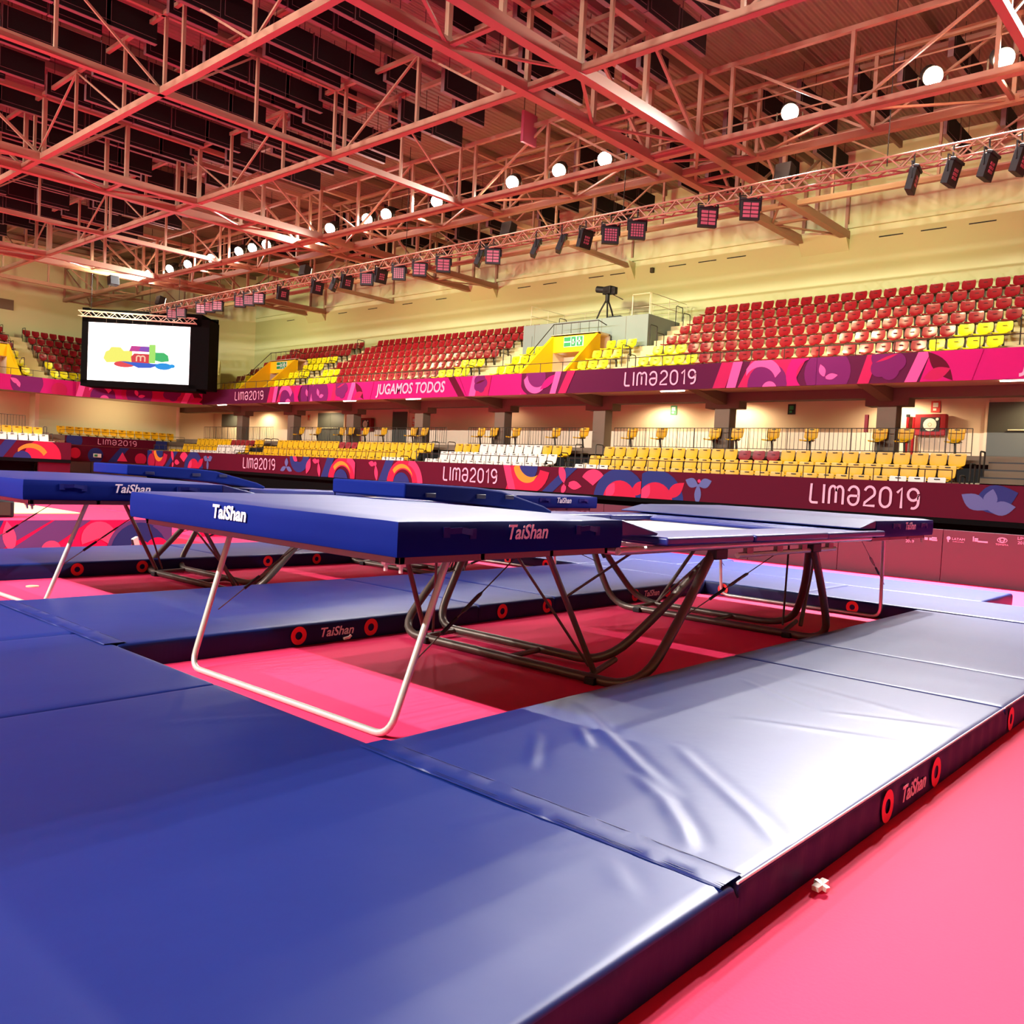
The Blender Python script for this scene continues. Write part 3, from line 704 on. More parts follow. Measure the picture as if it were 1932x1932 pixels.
# ------------------------------------------------------------------ seats
def seat_rows(rows, th=.018):
    """rows: (x, z, half width) from front to back; returns thick shell vertices"""
    vs = []; fs = []; m = 5; n = len(rows)
    for side in (0, 1):
        for i, (x, z, hw) in enumerate(rows):
            a = Vector((rows[max(i - 1, 0)][0], rows[max(i - 1, 0)][1])); c = Vector((rows[min(i + 1, n - 1)][0], rows[min(i + 1, n - 1)][1]))
            d = (c - a).normalized(); nx, nz = -d.y, d.x
            for j in range(m):
                t = -1 + 2 * j / (m - 1); dish = .022 * (t * t)
                vs.append((x + nx * (dish * 1.0 - side * th), t * hw, z + nz * (dish - side * th)))
    for s in (0, 1):
        for i in range(n - 1):
            for j in range(m - 1):
                k = s * n * m + i * m + j; fs.append((k, k + 1, k + m + 1, k + m))
    o = n * m
    for i in range(n - 1):
        fs.append((i * m, (i + 1) * m, o + (i + 1) * m, o + i * m)); fs.append((i * m + m - 1, (i + 1) * m + m - 1, o + (i + 1) * m + m - 1, o + i * m + m - 1))
    for j in range(m - 1):
        fs.append((j, j + 1, o + j + 1, o + j)); k = (n - 1) * m; fs.append((k + j, k + j + 1, o + k + j + 1, o + k + j))
    return vs, fs
BACK = [(.135, .40, .10), (.16, .44, .15), (.175, .475, .195), (.195, .55, .205), (.225, .66, .20), (.235, .70, .185), (.238, .712, .15)]
BACK_LOW = [(.135, .40, .11), (.16, .43, .18), (.17, .46, .20), (.19, .55, .205), (.225, .68, .205), (.235, .732, .20), (.238, .742, .17)]
PAN = [(-.225, .335, .16), (-.215, .36, .19), (-.13, .365, .20), (0, .35, .20), (.09, .355, .17), (.14, .385, .11)]
SM = {}
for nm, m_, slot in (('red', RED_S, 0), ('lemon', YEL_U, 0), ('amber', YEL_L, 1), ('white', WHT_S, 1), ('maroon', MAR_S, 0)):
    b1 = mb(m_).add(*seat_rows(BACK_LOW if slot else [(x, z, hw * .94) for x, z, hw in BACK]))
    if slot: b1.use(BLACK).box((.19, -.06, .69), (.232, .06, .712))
    else: b1.use(BLACK).box((.17, -.05, .60), (.203, .05, .607))
    b2 = mb(m_).add(*seat_rows(PAN))
    b3 = mb(BRACK).box((.02, -.03, 0), (.20, .03, .05)).bar((.16, 0, .02), (.10, 0, .36), .05, .05).bar((.10, 0, .35), (.20, 0, .44), .14, .02).box((-.02, -.12, .33), (.12, .12, .345))
    full = MB(); 
    for q in (b1, b2, b3):
        for mm_ in q.m: full.use(mm_)
        k = len(full.v); full.v += q.v
        for f, mi in zip(q.f, q.mi): full.f.append(tuple(i + k for i in f)); full.use(q.m[mi]); full.mi.append(full.cur)
    SM[nm] = (b1.mesh('backrest', True), b2.mesh('seat_pan', True), b3.mesh('seat_bracket'), full.mesh('seat', True), full)
NAMES = dict(red='red_stadium_chair', lemon='yellow_stadium_chair', amber='yellow_stadium_chair', white='white_stadium_chair', maroon='maroon_stadium_chair')
CW = dict(red='red', lemon='lemon yellow', amber='amber', white='white', maroon='maroon')
protos = {}; NRED = 0; stuff_red = mb(RED_S)
def seat(kind, P, rz, label, group, parts):
    global NRED
    if kind == 'red':
        NRED += 1
        if NRED > 300:
            k = len(stuff_red.v); fb = SM['red'][4]; c, s_ = math.cos(rz), math.sin(rz)
            for mm_ in fb.m: stuff_red.use(mm_)
            stuff_red.v += [(P[0] + v[0] * c - v[1] * s_, P[1] + v[0] * s_ + v[1] * c, P[2] + v[2]) for v in fb.v]
            for f, mi in zip(fb.f, fb.mi): stuff_red.f.append(tuple(i + k for i in f)); stuff_red.use(fb.m[mi]); stuff_red.mi.append(stuff_red.cur)
            return
    if parts:
        rt = bpy.data.objects.new(NAMES[kind], None); COL.objects.link(rt); rt.empty_display_size = .1
        for me, nm in zip(SM[kind][:3], ('backrest', 'seat_pan', 'seat_bracket')):
            c = bpy.data.objects.new(nm, me); COL.objects.link(c); c.parent = rt
    else:
        rt = bpy.data.objects.new(NAMES[kind], SM[kind][3]); COL.objects.link(rt)
    rt.location = P; rt.rotation_euler = (0, 0, rz)
    tag(rt, label, 'seat', group)
PITCH = .455
def seat_run(fr, a_left, a_right, o, z, colour, rowname, where, group, parts=False, sgn=-1, start=0):
    """colour(a) -> kind or None; a_left is the end that lies left in the photograph"""
    n = int(abs(a_left - a_right) / PITCH + .3); k = start
    for i in range(n):
        a = a_left + sgn * (i + .5) * PITCH
        kd = colour(a)
        if kd is None: continue
        P = fr.pt(a, o, z)
        seat(kd, P, fr.rot(), f'{CW[kd]} seat, {where}, {rowname}, {words_num(k)} from the left', group, parts)
        k += 1
RN = ['front row', 'second row', 'third row', 'fourth row', 'fifth row', 'top row']
def so(i): return 24.06 + UDEP * i
def colR(i):
    def f(a):
        if i == 0: return 'lemon' if a > 14.1 or a < 7.4 else 'red'
        if i == 1: return 'lemon' if a > 15.2 or a < 6.95 else 'red'
        return 'red'
    return f
def colM(i):
    def f(a):
        if i == 0: return 'lemon' if a > 33.2 or a < 26.4 else 'red'
        if i == 1: return 'lemon' if a > 34.0 or a < 25.7 else 'red'
        return 'red'
    return f
def colL(i):
    def f(a):
        if i < 3 and 38.2 < a < 40.8: return None
        if a < 38.3: return 'lemon' if i < 4 else 'red'
        if i == 3 and a < 39.4: return 'lemon'
        if i == 0 and 41.0 < a < 43.2: return 'lemon'
        if i == 1 and 40.8 < a < 42.4: return 'lemon'
        return 'red'
    return f
for i in range(6): seat_run(SIDE, 16.6, 5.5, so(i), utread(i), colR(i), RN[i], 'upper stand right of camera platform', 'seats of the upper right block', True)
for i in range(3):
    seat_run(SIDE, 19.15, 17.6, so(i), utread(i), lambda a: 'lemon', RN[i], 'just right of the nearest yellow stairway', 'lemon seats around the camera platform', True)
    seat_run(SIDE, 23.05, 21.5, so(i), utread(i), lambda a: 'lemon', RN[i], 'just left of the nearest yellow stairway', 'lemon seats around the camera platform', False)
for i in range(6): seat_run(SIDE, 35.4, 24.4, so(i), utread(i), colM(i), RN[i], 'upper middle block above JUGAMOS TODOS', 'seats of the upper middle block', False)
for i in range(6): seat_run(SIDE, 43.3, 36.6, so(i), utread(i), colL(i), RN[i], 'upper block around the distant yellow stairway', 'seats of the far upper block', False)
def colE(i):
    def f(a):
        if 16.0 < a < 17.2: return None
        if 13.0 < a < 15.7 and i < 3: return None
        if i < 3 and 15.6 < a < 16.1: return 'lemon'
        if i == 0 and a > 17.2: return 'lemon'
        if i == 1 and 17.2 < a < 17.7: return 'lemon'
        if i == 3 and a < 15.2: return 'lemon'
        return 'red'
    return f
for i in range(6):
    seat_run(END, 11.2, 18.9 + .3 * i, so(i) + OE - .0, utread(i), colE(i), RN[i], 'end stand left of the screen', 'seats of the upper end stand', False, sgn=1)
    seat_run(CH, CHL + .1 * i, .9 - .1 * i, so(i) - 23.2, utread(i), lambda a: 'red', RN[i], 'corner stand behind the screen', 'seats of the corner stand', False)
if len(stuff_red.v):
    o = stuff_red.obj('red_chair_rows', smooth=True); tag(o, 'rows of red seats at the far end and corner of the upper stand', 'seats', kind='stuff')
# lower tier
LX = [22.36, 23.16, 23.96]; LZ = [1.34, 1.66, 2.0]
def lowA(i):
    def f(a):
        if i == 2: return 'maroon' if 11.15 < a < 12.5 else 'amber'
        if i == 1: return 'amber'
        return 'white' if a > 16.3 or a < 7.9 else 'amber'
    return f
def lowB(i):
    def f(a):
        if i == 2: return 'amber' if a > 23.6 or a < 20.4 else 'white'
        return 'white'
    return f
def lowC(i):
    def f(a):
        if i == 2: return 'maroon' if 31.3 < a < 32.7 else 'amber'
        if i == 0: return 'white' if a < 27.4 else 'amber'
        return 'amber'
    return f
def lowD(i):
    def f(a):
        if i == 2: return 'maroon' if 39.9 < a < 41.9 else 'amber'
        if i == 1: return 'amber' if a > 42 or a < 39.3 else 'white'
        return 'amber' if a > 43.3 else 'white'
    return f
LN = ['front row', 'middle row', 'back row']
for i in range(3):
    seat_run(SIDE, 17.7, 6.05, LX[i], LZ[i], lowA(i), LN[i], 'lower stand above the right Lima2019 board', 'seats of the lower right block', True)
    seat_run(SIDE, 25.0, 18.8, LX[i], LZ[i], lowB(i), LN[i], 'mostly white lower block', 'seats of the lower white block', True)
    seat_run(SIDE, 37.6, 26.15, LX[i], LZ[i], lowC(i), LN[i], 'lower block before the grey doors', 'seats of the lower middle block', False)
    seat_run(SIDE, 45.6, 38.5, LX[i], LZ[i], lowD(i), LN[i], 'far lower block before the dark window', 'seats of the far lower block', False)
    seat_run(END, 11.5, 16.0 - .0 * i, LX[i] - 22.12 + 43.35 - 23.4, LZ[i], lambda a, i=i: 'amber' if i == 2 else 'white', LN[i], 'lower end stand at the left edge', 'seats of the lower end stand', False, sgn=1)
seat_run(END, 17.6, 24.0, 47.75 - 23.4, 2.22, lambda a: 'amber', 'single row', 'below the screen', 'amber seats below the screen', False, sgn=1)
b = mb(CONC).box((16.6, 47.05, 1.9), (24.6, 48.3, 2.22)); struct('terrace_corner', b)
k = 0
for y in (6.9, 8.2, 8.9, 10.9, 12.1, 13.3, 14.1, 16.1, 17.3, 19.4, 20.7, 22.7, 23.9, 24.6, 28.0, 28.7, 30.7, 32.0, 33.1, 33.8, 35.7, 37.1):
    seat('amber', (25.01, y, 2.725), 0, f'single amber seat behind the concourse railing, {words_num(k)} from the right', 'single seats along the concourse', True); k += 1

# ------------------------------------------------------------------ banners and boards
def banner(name, label, fr_pt, U, length, h, base, shapes=(), words=(), thick=.04, cat='banner'):
    """fr_pt is the lower left corner as seen; U runs to the right in the picture"""
    T = plane_frame(fr_pt, U, (0, 0, 1)); N = T.col[2].xyz
    rt = thing(name, label, cat, fr_pt)
    bpy.context.view_layer.update()
    b = mb(PR[base]); q = [T @ Vector((x, y, z)) - Vector(fr_pt) for z in (-thick, 0) for x, y in ((0, 0), (length, 0), (length, h), (0, h))]
    b.add(q, [(3, 2, 1, 0), (4, 5, 6, 7), (0, 1, 5, 4), (1, 2, 6, 5), (2, 3, 7, 6), (3, 0, 4, 7)])
    o = b.obj('panel'); o.parent = rt
    printed(shapes, T, h, length, rt)
    for kind, u, hh, wd in words:
        if kind == 'lima': logo_lima(PR['paleink'], T @ Matrix.Translation((u, h * .5, 0)), hh, wd / (hh * 5.94), rt, z=.03)
        else: text(kind, T @ Matrix.Translation((u, h * .5, .03)), hh, PR['paleink'], rt, width=wd, shear=.18, bold=.012)
    return rt
def shp_upper(o, seed):
    """about seven panel-heights of pattern, from lettering to lettering"""
    return [(c, [(x + o, y) for x, y in p]) for c, p in [
        ('magenta', bandp(0, -.6, 1.6)), ('wine', bandp(1.0, .2, .5)), ('rose', bandp(1.75, 2.0, .45)), ('crimson', bandp(2.2, 2.4, .9)), ('purple', flower(2.55, .62, .48)), ('wine', leaf(2.2, .6, .7, .05, 15)),
        ('magenta', bandp(3.1, 3.3, .6)), ('purple', circ(4.3, .5, .78)), ('rose', leaf(4.15, .55, .45, .11, 130)), ('rose', leaf(4.2, .5, .45, .11, -10)), ('rose', circ(4.2, .5, .09)),
        ('magenta', sector(6.1, .7, .75, 1.15, 120, 260)), ('purple', circ(6.3, .75, .62)), ('rose', crescent(6.3, .75, .72, .12, .18, .62, 185, 330)), ('magenta', leaf(6.6, .2, 1.2, .18, 35)),
        ('rose', bandp(7.2, 7.5, .35)), ('crimson', bandp(7.7, 8.2, .45)), ('rose', circ(5.2, -.05, .25))]]
def shp_upper2(o):
    return [(c, [(x + o, y) for x, y in p]) for c, p in [
        ('crimson', bandp(0, .35, .55)), ('rose', bandp(.6, .85, .4)), ('crimson', bandp(1.1, 1.6, 2.2)), ('purple', circ(2.3, .1, .8)), ('rose', crescent(2.1, .3, .78, -.1, -.2, .66, 20, 150)), ('rose', circ(2.4, -.1, .3)),
        ('magenta', sector(4.0, .4, .55, .95, 100, 250)), ('purple', circ(4.6, .45, .85)), ('rose', leaf(4.5, .28, .5, .12, 110)), ('rose', leaf(4.5, .25, .5, .11, 10)), ('purple', circ(4.5, .25, .06)), ('crimson', bandp(5.7, 6.0, .4)),
        ('purple', flower(6.7, .7, .62)), ('crimson', leaf(6.3, .72, .8, .05, 20)), ('rose', bandp(7.3, 7.7, .4)), ('magenta', bandp(7.8, 8.1, 1.6)), ('wine', leaf(8.0, 1.0, 1.3, .22, -50)), ('crimson', leaf(7.9, .1, .9, .2, 20))]]
# right wall: u runs toward smaller Y.  panels: [43.4 .. 33.0], [33.0 .. 21.4], [21.4 .. 9.6], [9.6 .. 2]
UB = 4.49; UH = .75; UX = 23.2
banner('balcony_banner', 'plum balcony banner reading Lima2019 at the far end, beside the screen', (UX, 43.4, UB), (0, -1, 0), 9.6, UH, 'plum',
       shp_upper2(-7.0)[:12] + shp_upper2(8.3), [('lima', 4.62, .44, 2.6)])
banner('balcony_banner', 'magenta balcony banner reading JUGAMOS TODOS in pale capitals', (UX, 33.8, UB), (0, -1, 0), 13.0, UH, 'magenta',
       [('purple', bandp(-1, -1, 1.6)), ('rose', bandp(.2, .5, .5))] + shp_upper2(-3.4)[7:] + shp_upper(12.1, 0)[:6], [('JUGAMOS TODOS', 7.0, .42, 4.2)])
banner('balcony_banner', 'plum balcony banner reading Lima2019 below the camera platform', (UX, 20.8, UB), (0, -1, 0), 10.8, UH, 'plum',
       shp_upper(-5.4, 0)[5:] + shp_upper2(10.2), [('lima', 5.78, .46, 2.6)])
banner('balcony_banner', 'patterned magenta balcony banner at the right edge with flowers', (UX, 10.0, UB), (0, -1, 0), 8.0, UH, 'magenta',
       [('plum', bandp(-1, -1, 5.0))] + shp_upper2(-4.2), [('JUGAMOS TODOS', 7.02, .42, 4.2)])
banner('balcony_banner', 'pink patterned banner turning the corner under the screen', CH.pt(CHL, 0, UB), tuple(-CH.A), CHL, UH, 'crimson', shp_upper2(-.6)[1:])
banner('balcony_banner', 'purple and magenta end balcony banner at the left edge', (4.0, 46.6, UB), (1, 0, 0), 14.0, UH, 'magenta',
       [('purple', circ(13.2, .5, .7)), ('purple', circ(15.6, .6, 1.0)), ('rose', leaf(14.6, .8, .7, .15, -30)), ('rose', leaf(15.0, .7, .5, .12, -70)), ('magenta', bandp(16.4, 16.8, .5)), ('crimson', circ(17.6, .3, .5)), ('magenta', circ(11, .5, .6))])
def shp_low(o):
    return [(c, [(x + o, y) for x, y in p]) for c, p in [
        ('red', bandp(.2, .6, .9)), ('coral', bandp(.35, .0, .4)), ('navy', circ(1.3, .95, .6)), ('red', sector(1.5, .95, .55, 1.05, 170, 350)), ('orange', crescent(1.35, 1.05, .75, .22, .22, .72, 190, 300)), ('navy', bandp(2.2, 3.4, .55)),
        ('coral', leaf(3.35, .35, .85, .17, 110)), ('coral', leaf(3.45, .35, .75, .17, -5)), ('coral', leaf(3.4, .4, .5, .12, -110)), ('wine', circ(3.45, .38, .12)), ('coral', sector(4.75, .35, 0, .62, 40, 150)), ('red', circ(6.0, .0, .95)),
        ('navy', sector(6.0, -.15, .75, 1.2, 0, 180)), ('coral', leaf(5.4, -.1, .7, .2, 60)), ('red', leaf(6.5, .05, .9, .22, 40)), ('slate', leaf(7.75, .55, .55, .17, 160)), ('slate', leaf(7.75, .55, .55, .17, 20)), ('slate', leaf(7.75, .62, .75, .13, -90)), ('coral', circ(7.78, .72, .06))]]
def shp_low2(o):
    return [(c, [(x + o, y) for x, y in p]) for c, p in [
        ('slate', leaf(1.0, .4, .5, .16, 90)), ('slate', leaf(1.0, .4, .6, .13, 200)), ('slate', leaf(1.0, .4, .6, .13, -20)), ('navy', sector(2.2, 1.05, .35, .9, 180, 360)), ('coral', leaf(1.6, 1.0, .5, .14, -30)), ('coral', leaf(2.9, .1, .9, .2, 70)), ('navy', bandp(4.2, 4.7, .6)),
        ('coral', leaf(3.9, .75, .5, .13, 170)), ('coral', leaf(3.95, .75, .8, .13, -80)), ('coral', circ(3.92, .8, .1)), ('red', sector(6.0, -.1, .7, 1.15, 0, 180)), ('coral', sector(6.1, -.1, .95, 1.3, 0, 75)), ('orange', crescent(5.9, .0, .85, .1, -.14, .8, 30, 140)), ('navy', circ(5.9, -.15, .6))]]
LB, LH_ = 1.13, .82
banner('advertising_board', 'dark crimson board with large Lima2019 lettering at the right', (22.06, 14.7, LB), (0, -1, 0), 12.7, LH_, 'wine',
       shp_low(-5.4)[9:] + [('navy', leaf(11.1, .4, 1.2, .4, 20)), ('slate', leaf(11.5, .3, .8, .22, 150)), ('slate', leaf(11.5, .3, .7, .2, 10)), ('slate', leaf(11.5, .3, .6, .18, 80))], [('lima', 6.6, .52, 2.7)], cat='board')
banner('advertising_board', 'crimson board with Lima2019 and orange crescent below the white seats', (22.06, 28.6, LB), (0, -1, 0), 13.9, LH_, 'wine',
       shp_low2(-2.4)[6:] + shp_low(10.0), [('lima', 6.6, .52, 2.7)], cat='board')
banner('advertising_board', 'crimson and blue board with Lima2019 in the distance', (22.06, 47.0, LB), (0, -1, 0), 18.4, LH_, 'wine',
       shp_low(.2) + shp_low2(15.4) + [('navy', bandp(-1, -1, 1.6)), ('red', circ(.6, .3, .5))], [('lima', 11.2, .52, 2.7)], cat='board')
banner('advertising_board', 'patterned crimson board with orange arc at the far left', (4.0, 43.32, 1.26), (1, 0, 0), 12.6, .8, 'wine',
       [('coral', circ(11.2, .6, .4)), ('navy', circ(11.6, .2, .5)), ('navy', bandp(11.5, 12.2, .6)), ('red', circ(14.2, .1, 1.0)), ('orange', crescent(13.6, -.1, .95, -.1, -.16, .85, 30, 140)), ('navy', circ(13.1, -.1, .5))], cat='board')
banner('advertising_board', 'small raised board reading Lima2019 under the amber row, below the screen', (17.7, 46.98, 2.03), (1, 0, 0), 5.4, .45, 'wine',
       [('navy', circ(1.0, .5, .9)), ('navy', circ(11.5, .3, .9)), ('navy', bandp(10.4, 10.6, 2))], [('lima', 2.66, .29, 2.05)], cat='board')
banner('advertising_board', 'dim patterned corner wall panel beneath the small Lima2019 board', (16.7, 47.03, 1.2), (1, 0, 0), 5.4, .8, 'wine',
       [('navy', bandp(0, 0, 1.2)), ('red', circ(1.9, .5, .35)), ('navy', circ(3.2, .4, .5)), ('navy', bandp(4.0, 4.8, .6)), ('coral', [(4.6, .1), (5.3, .1), (4.95, .7)]), ('red', circ(6.2, .3, .4))], cat='board')
struct('wall_corner_front', mb(CONC_D).box((16.6, 47.1, 0), (22.05, 47.3, 1.88)))
struct('door_1', mb(DOORG).box((17.9, 47.0, 0), (19.0, 47.06, 1.15)).box((19.04, 47.0, 0), (20.1, 47.06, 1.15)))
sg = mb(SIGNW).box((19.1, 46.9, 1.42), (19.5, 46.93, 1.62)).use(GREEN).box((19.14, 46.88, 1.46), (19.3, 46.9, 1.58)).obj('exit_sign'); tag(sg, 'small lit exit sign over the corner doors under the screen', 'sign')

# crimson field boards with sponsor print
CB = thing('field_board', 'long crimson field board with small pale sponsor logos behind the trampolines', 'board', (17.87, 19.0, 0))
bpy.context.view_layer.update()
for i in range(9):
    y1 = 19.0 - 2.0 * i
    p = mb(CRIM).box((0, y1 - 19.0 - 1.99, 0.002), (.05, y1 - 19.0, 1.0)).obj('board_panel', bevel=.004); p.parent = CB
def wallT(y, z): return plane_frame((17.865, y, z), (0, -1, 0), (0, 0, 1))
for rep in (0, 5.85):
    for body, y, z, h, wd in (('LIMA\n2019', 5.60, .76, .055, .17), ('LATAM', 4.73, .835, .045, .22), ('AIRLINES', 4.73, .785, .014, .2), ('TOYOTA', 3.99, .80, .03, .21), ('LIMA\n2019', 3.66, .9, .055, .17)):
        text(body, wallT(y + rep, z), h, PR['pink'], CB, width=wd)
    b = mb(PR['pink'])
    for yy, zz, w_, h_ in ((5.30, .80, .06, .05), (5.22, .80, .05, .05), (5.155, .825, .09, .03), (5.15, .785, .1, .03), (4.47, .865, .02, .09), (4.42, .87, .06, .03), (4.42, .835, .06, .03), (4.31, .825, .17, .028)):
        b.box((17.858 - 17.87, yy + rep - w_ / 2 - 19.0, zz - h_ / 2), (17.864 - 17.87, yy + rep + w_ / 2 - 19.0, zz + h_ / 2))
    b.disc((-.01, 3.99 + rep - 19.0, .885), (-1, 0, 0), .085, .072, squash=.6).disc((-.01, 3.99 + rep - 19.0, .90), (-1, 0, 0), .055, .044, squash=.45).disc((-.01, 3.99 + rep - 19.0, .885), (-1, 0, 0), .045, .03, squash=1.0)
    b.disc((-.01, 4.9 + rep - 19.0, .845), (-1, 0, 0), .035).bar((-.01, 4.915 + rep - 19.0, .84), (-.01, 4.90 + rep - 19.0, .77), .004, .02)
    o = b.obj('sponsor_mark', fix=False); o.parent = CB

# podium with printed skirt, far left
PD = thing('podium', 'low pink podium with printed pink and violet skirt at the left', 'podium', (7.8, 15.6, 0)); bpy.context.view_layer.update()
o = mb(PINK).box((-12, 0.02, 0.003), (0, 9.5, .46)).obj('podium_top'); o.parent = PD
Tp = plane_frame((-4.2, 15.6, 0), (1, 0, 0), (0, 0, 1))
o = mb(PR['hotpink']).box((-12, -.03, 0.003), (0, .02, .455)).obj('skirt'); o.parent = PD
printed([('violet', bandp(19.0, 20.6, .9)), ('navy', bandp(18.6, 19.0, .9)), ('salmon', leaf(20.2, -.2, 1.2, .22, 100)), ('violet', bandp(20.2, 21.6, 1.3)), ('salmon', sector(23.2, .3, 0, .65, -30, 200)), ('violet', sector(24.8, -.25, .9, 1.3, 20, 180)),
         ('navy', sector(24.8, -.25, .45, 1.15, 0, 180)), ('hotpink', circ(25.4, -.1, .5)), ('salmon', circ(21.5, -.1, .35)), ('violet', bandp(25.3, 25.3, 1.6)), ('navy', sector(24.8, -.25, .45, 1.1, 0, 180)), ('hotpink', circ(25.5, -.2, .5))], Tp, .46, 12.0, PD, z0=.034)
yt = mb(PODY).prism([(0, 0), (1.6, .0), (1.6, 3.4), (.2, 5.2), (0, 5)], 2, .464, .478).obj('corner_mat'); yt.location = (5.2, 17.1, 0); tag(yt, 'pale yellow mat corner lying on the pink podium', 'mat')
P2 = mb(PINK).box((9.0, 17.0, .003), (14.5, 24.0, .30)).use(PR['hotpink']).box((9.0, 16.96, .003), (14.5, 17.0, .45)).obj('podium_far'); tag(P2, 'second pink podium with printed edge behind the left trampoline', 'podium')
bx = thing('stage_speaker', 'black wedge loudspeaker standing on the podium at the left edge', 'speaker', (5.0, 16.4, .463))
o = mb(BLACK).prism([(-.32, 0), (.32, 0), (.32, .28), (-.30, .33)], 1, -.2, .2).obj('cabinet', bevel=.03); o.parent = bx
o = mb(BRACK).box((-.25, -.215, .04), (.25, -.2, .26)).obj('grille'); o.parent = bx
cl = mb(WHT_S).box((-.06, -.03, 0), (.06, .03, .17)).use(BLACK).box((-.08, -.02, 0), (-.055, .02, .16)).obj('floor_lamp_head', bevel=.01); cl.location = (7.05, 15.35, .003); cl.rotation_euler = (0, -.35, .4)
tag(cl, 'small white floor light leaning at the podium skirt', 'light')

# ------------------------------------------------------------------ yellow stairways (vomitories)
def vomitory(fr, a0, a1, off, label, sign_mirror=False, red=False):
    """a0 < a1; outward o measured as on the side stand"""
    O = off; P0 = fr.pt((a0 + a1) / 2, 24.5 + O, 4.73)
    rt = thing('yellow_stairway', label, 'stairway', P0); bpy.context.view_layer.update()
    Pv = Vector(P0)
    def fin(b, name, **k):
        o = b.obj(name, **k); o.parent = rt; o.location = -Pv; return o
    def wing(a, th):
        b = mb(YWALL); prof = [(23.66, 4.75), (23.66, 5.30), (25.45, 6.92), (25.45, 4.75)]
        vs = [fr.pt(a, o + O, z) for o, z in prof] + [fr.pt(a + th, o + O, z) for o, z in prof]
        b.add(vs, [(0, 1, 2, 3), (7, 6, 5, 4)] + [(i, (i + 1) % 4, (i + 1) % 4 + 4, i + 4) for i in range(4)])
        return fin(b, 'side_wall')
    wing(a0, .12); wing(a1 - .12, .12)
    b = mb(YWALL); fr.box(b, a0, a1, 25.45 + O, 25.6 + O, 6.30, 6.95); fin(b, 'lintel')
    b = mb(CREAM_LOW); fr.box(b, a0, a0 + .12, 25.45 + O, 26.2 + O, 4.75, 6.3); fr.box(b, a1 - .12, a1, 25.45 + O, 26.2 + O, 4.75, 6.3); fr.box(b, a0, a1, 26.1 + O, 26.2 + O, 4.75, 6.95); fr.box(b, a0, a1, 25.45 + O, 26.2 + O, 6.9, 6.97); fin(b, 'passage')
    if red:
        b = mb(FIRE); fr.box(b, a0 + .2, a1 - .3, 26.02 + O, 26.1 + O, 5.7, 6.2); fin(b, 'red_panel')
    c = (a0 + a1) / 2
    b = mb(SIGNW); fr.box(b, c - .46, c + .46, 25.42 + O, 25.45 + O, 6.48, 6.86)
    b.use(GREEN)
    s = 1 if not sign_mirror else -1
    fr.box(b, min(c + s * .14, c + s * .44), max(c + s * .14, c + s * .44), 25.405 + O, 25.42 + O, 6.50, 6.64); fr.box(b, min(c + s * .14, c + s * .44), max(c + s * .14, c + s * .44), 25.405 + O, 25.42 + O, 6.69, 6.84)
    fr.box(b, c - .10, c + .10, 25.405 + O, 25.42 + O, 6.5, 6.84); fr.box(b, min(c - s * .42, c - s * .16), max(c - s * .42, c - s * .16), 25.405 + O, 25.42 + O, 6.5, 6.84)
    b.use(SIGNW)
    fr.box(b, c - .03, c + .03, 25.39 + O, 25.405 + O, 6.56, 6.76); fr.box(b, c - .07, c + .05, 25.39 + O, 25.405 + O, 6.62, 6.66); fr.box(b, min(c - s * .32, c - s * .26), max(c - s * .32, c - s * .26), 25.39 + O, 25.405 + O, 6.54, 6.80); fr.box(b, min(c - s * .38, c - s * .2), max(c - s * .38, c - s * .2), 25.39 + O, 25.405 + O, 6.64, 6.70)
    fin(b, 'exit_sign')
    # black rail around the roof of the passage
    b = mb(RAIL_D); zt = 7.38
    q = [fr.pt(a1 - .05, 24.2 + O, 6.1), fr.pt(a1 - .05, 25.5 + O, zt), fr.pt(a0 + .05, 25.5 + O, zt), fr.pt(a0 + .05, 26.0 + O, zt - .1)]
    b.tube(q, .018, 6)
    for t in range(6):
        a = a0 + .05 + (a1 - a0 - .1) * t / 5; b.tube([fr.pt(a, 25.5 + O, 6.93), fr.pt(a, 25.5 + O, zt)], .011, 5)
    fin(b, 'guard_rail'); return rt
vomitory(SIDE, 19.2, 21.4, 0, 'yellow walled stairway opening with green exit sign below the camera platform')
vomitory(SIDE, 38.3, 40.7, 0, 'distant yellow walled stairway opening in the far upper stand')
vomitory(END, 13.0, 15.6, OE, 'yellow walled stairway opening cut by the left edge of the picture', True, True)

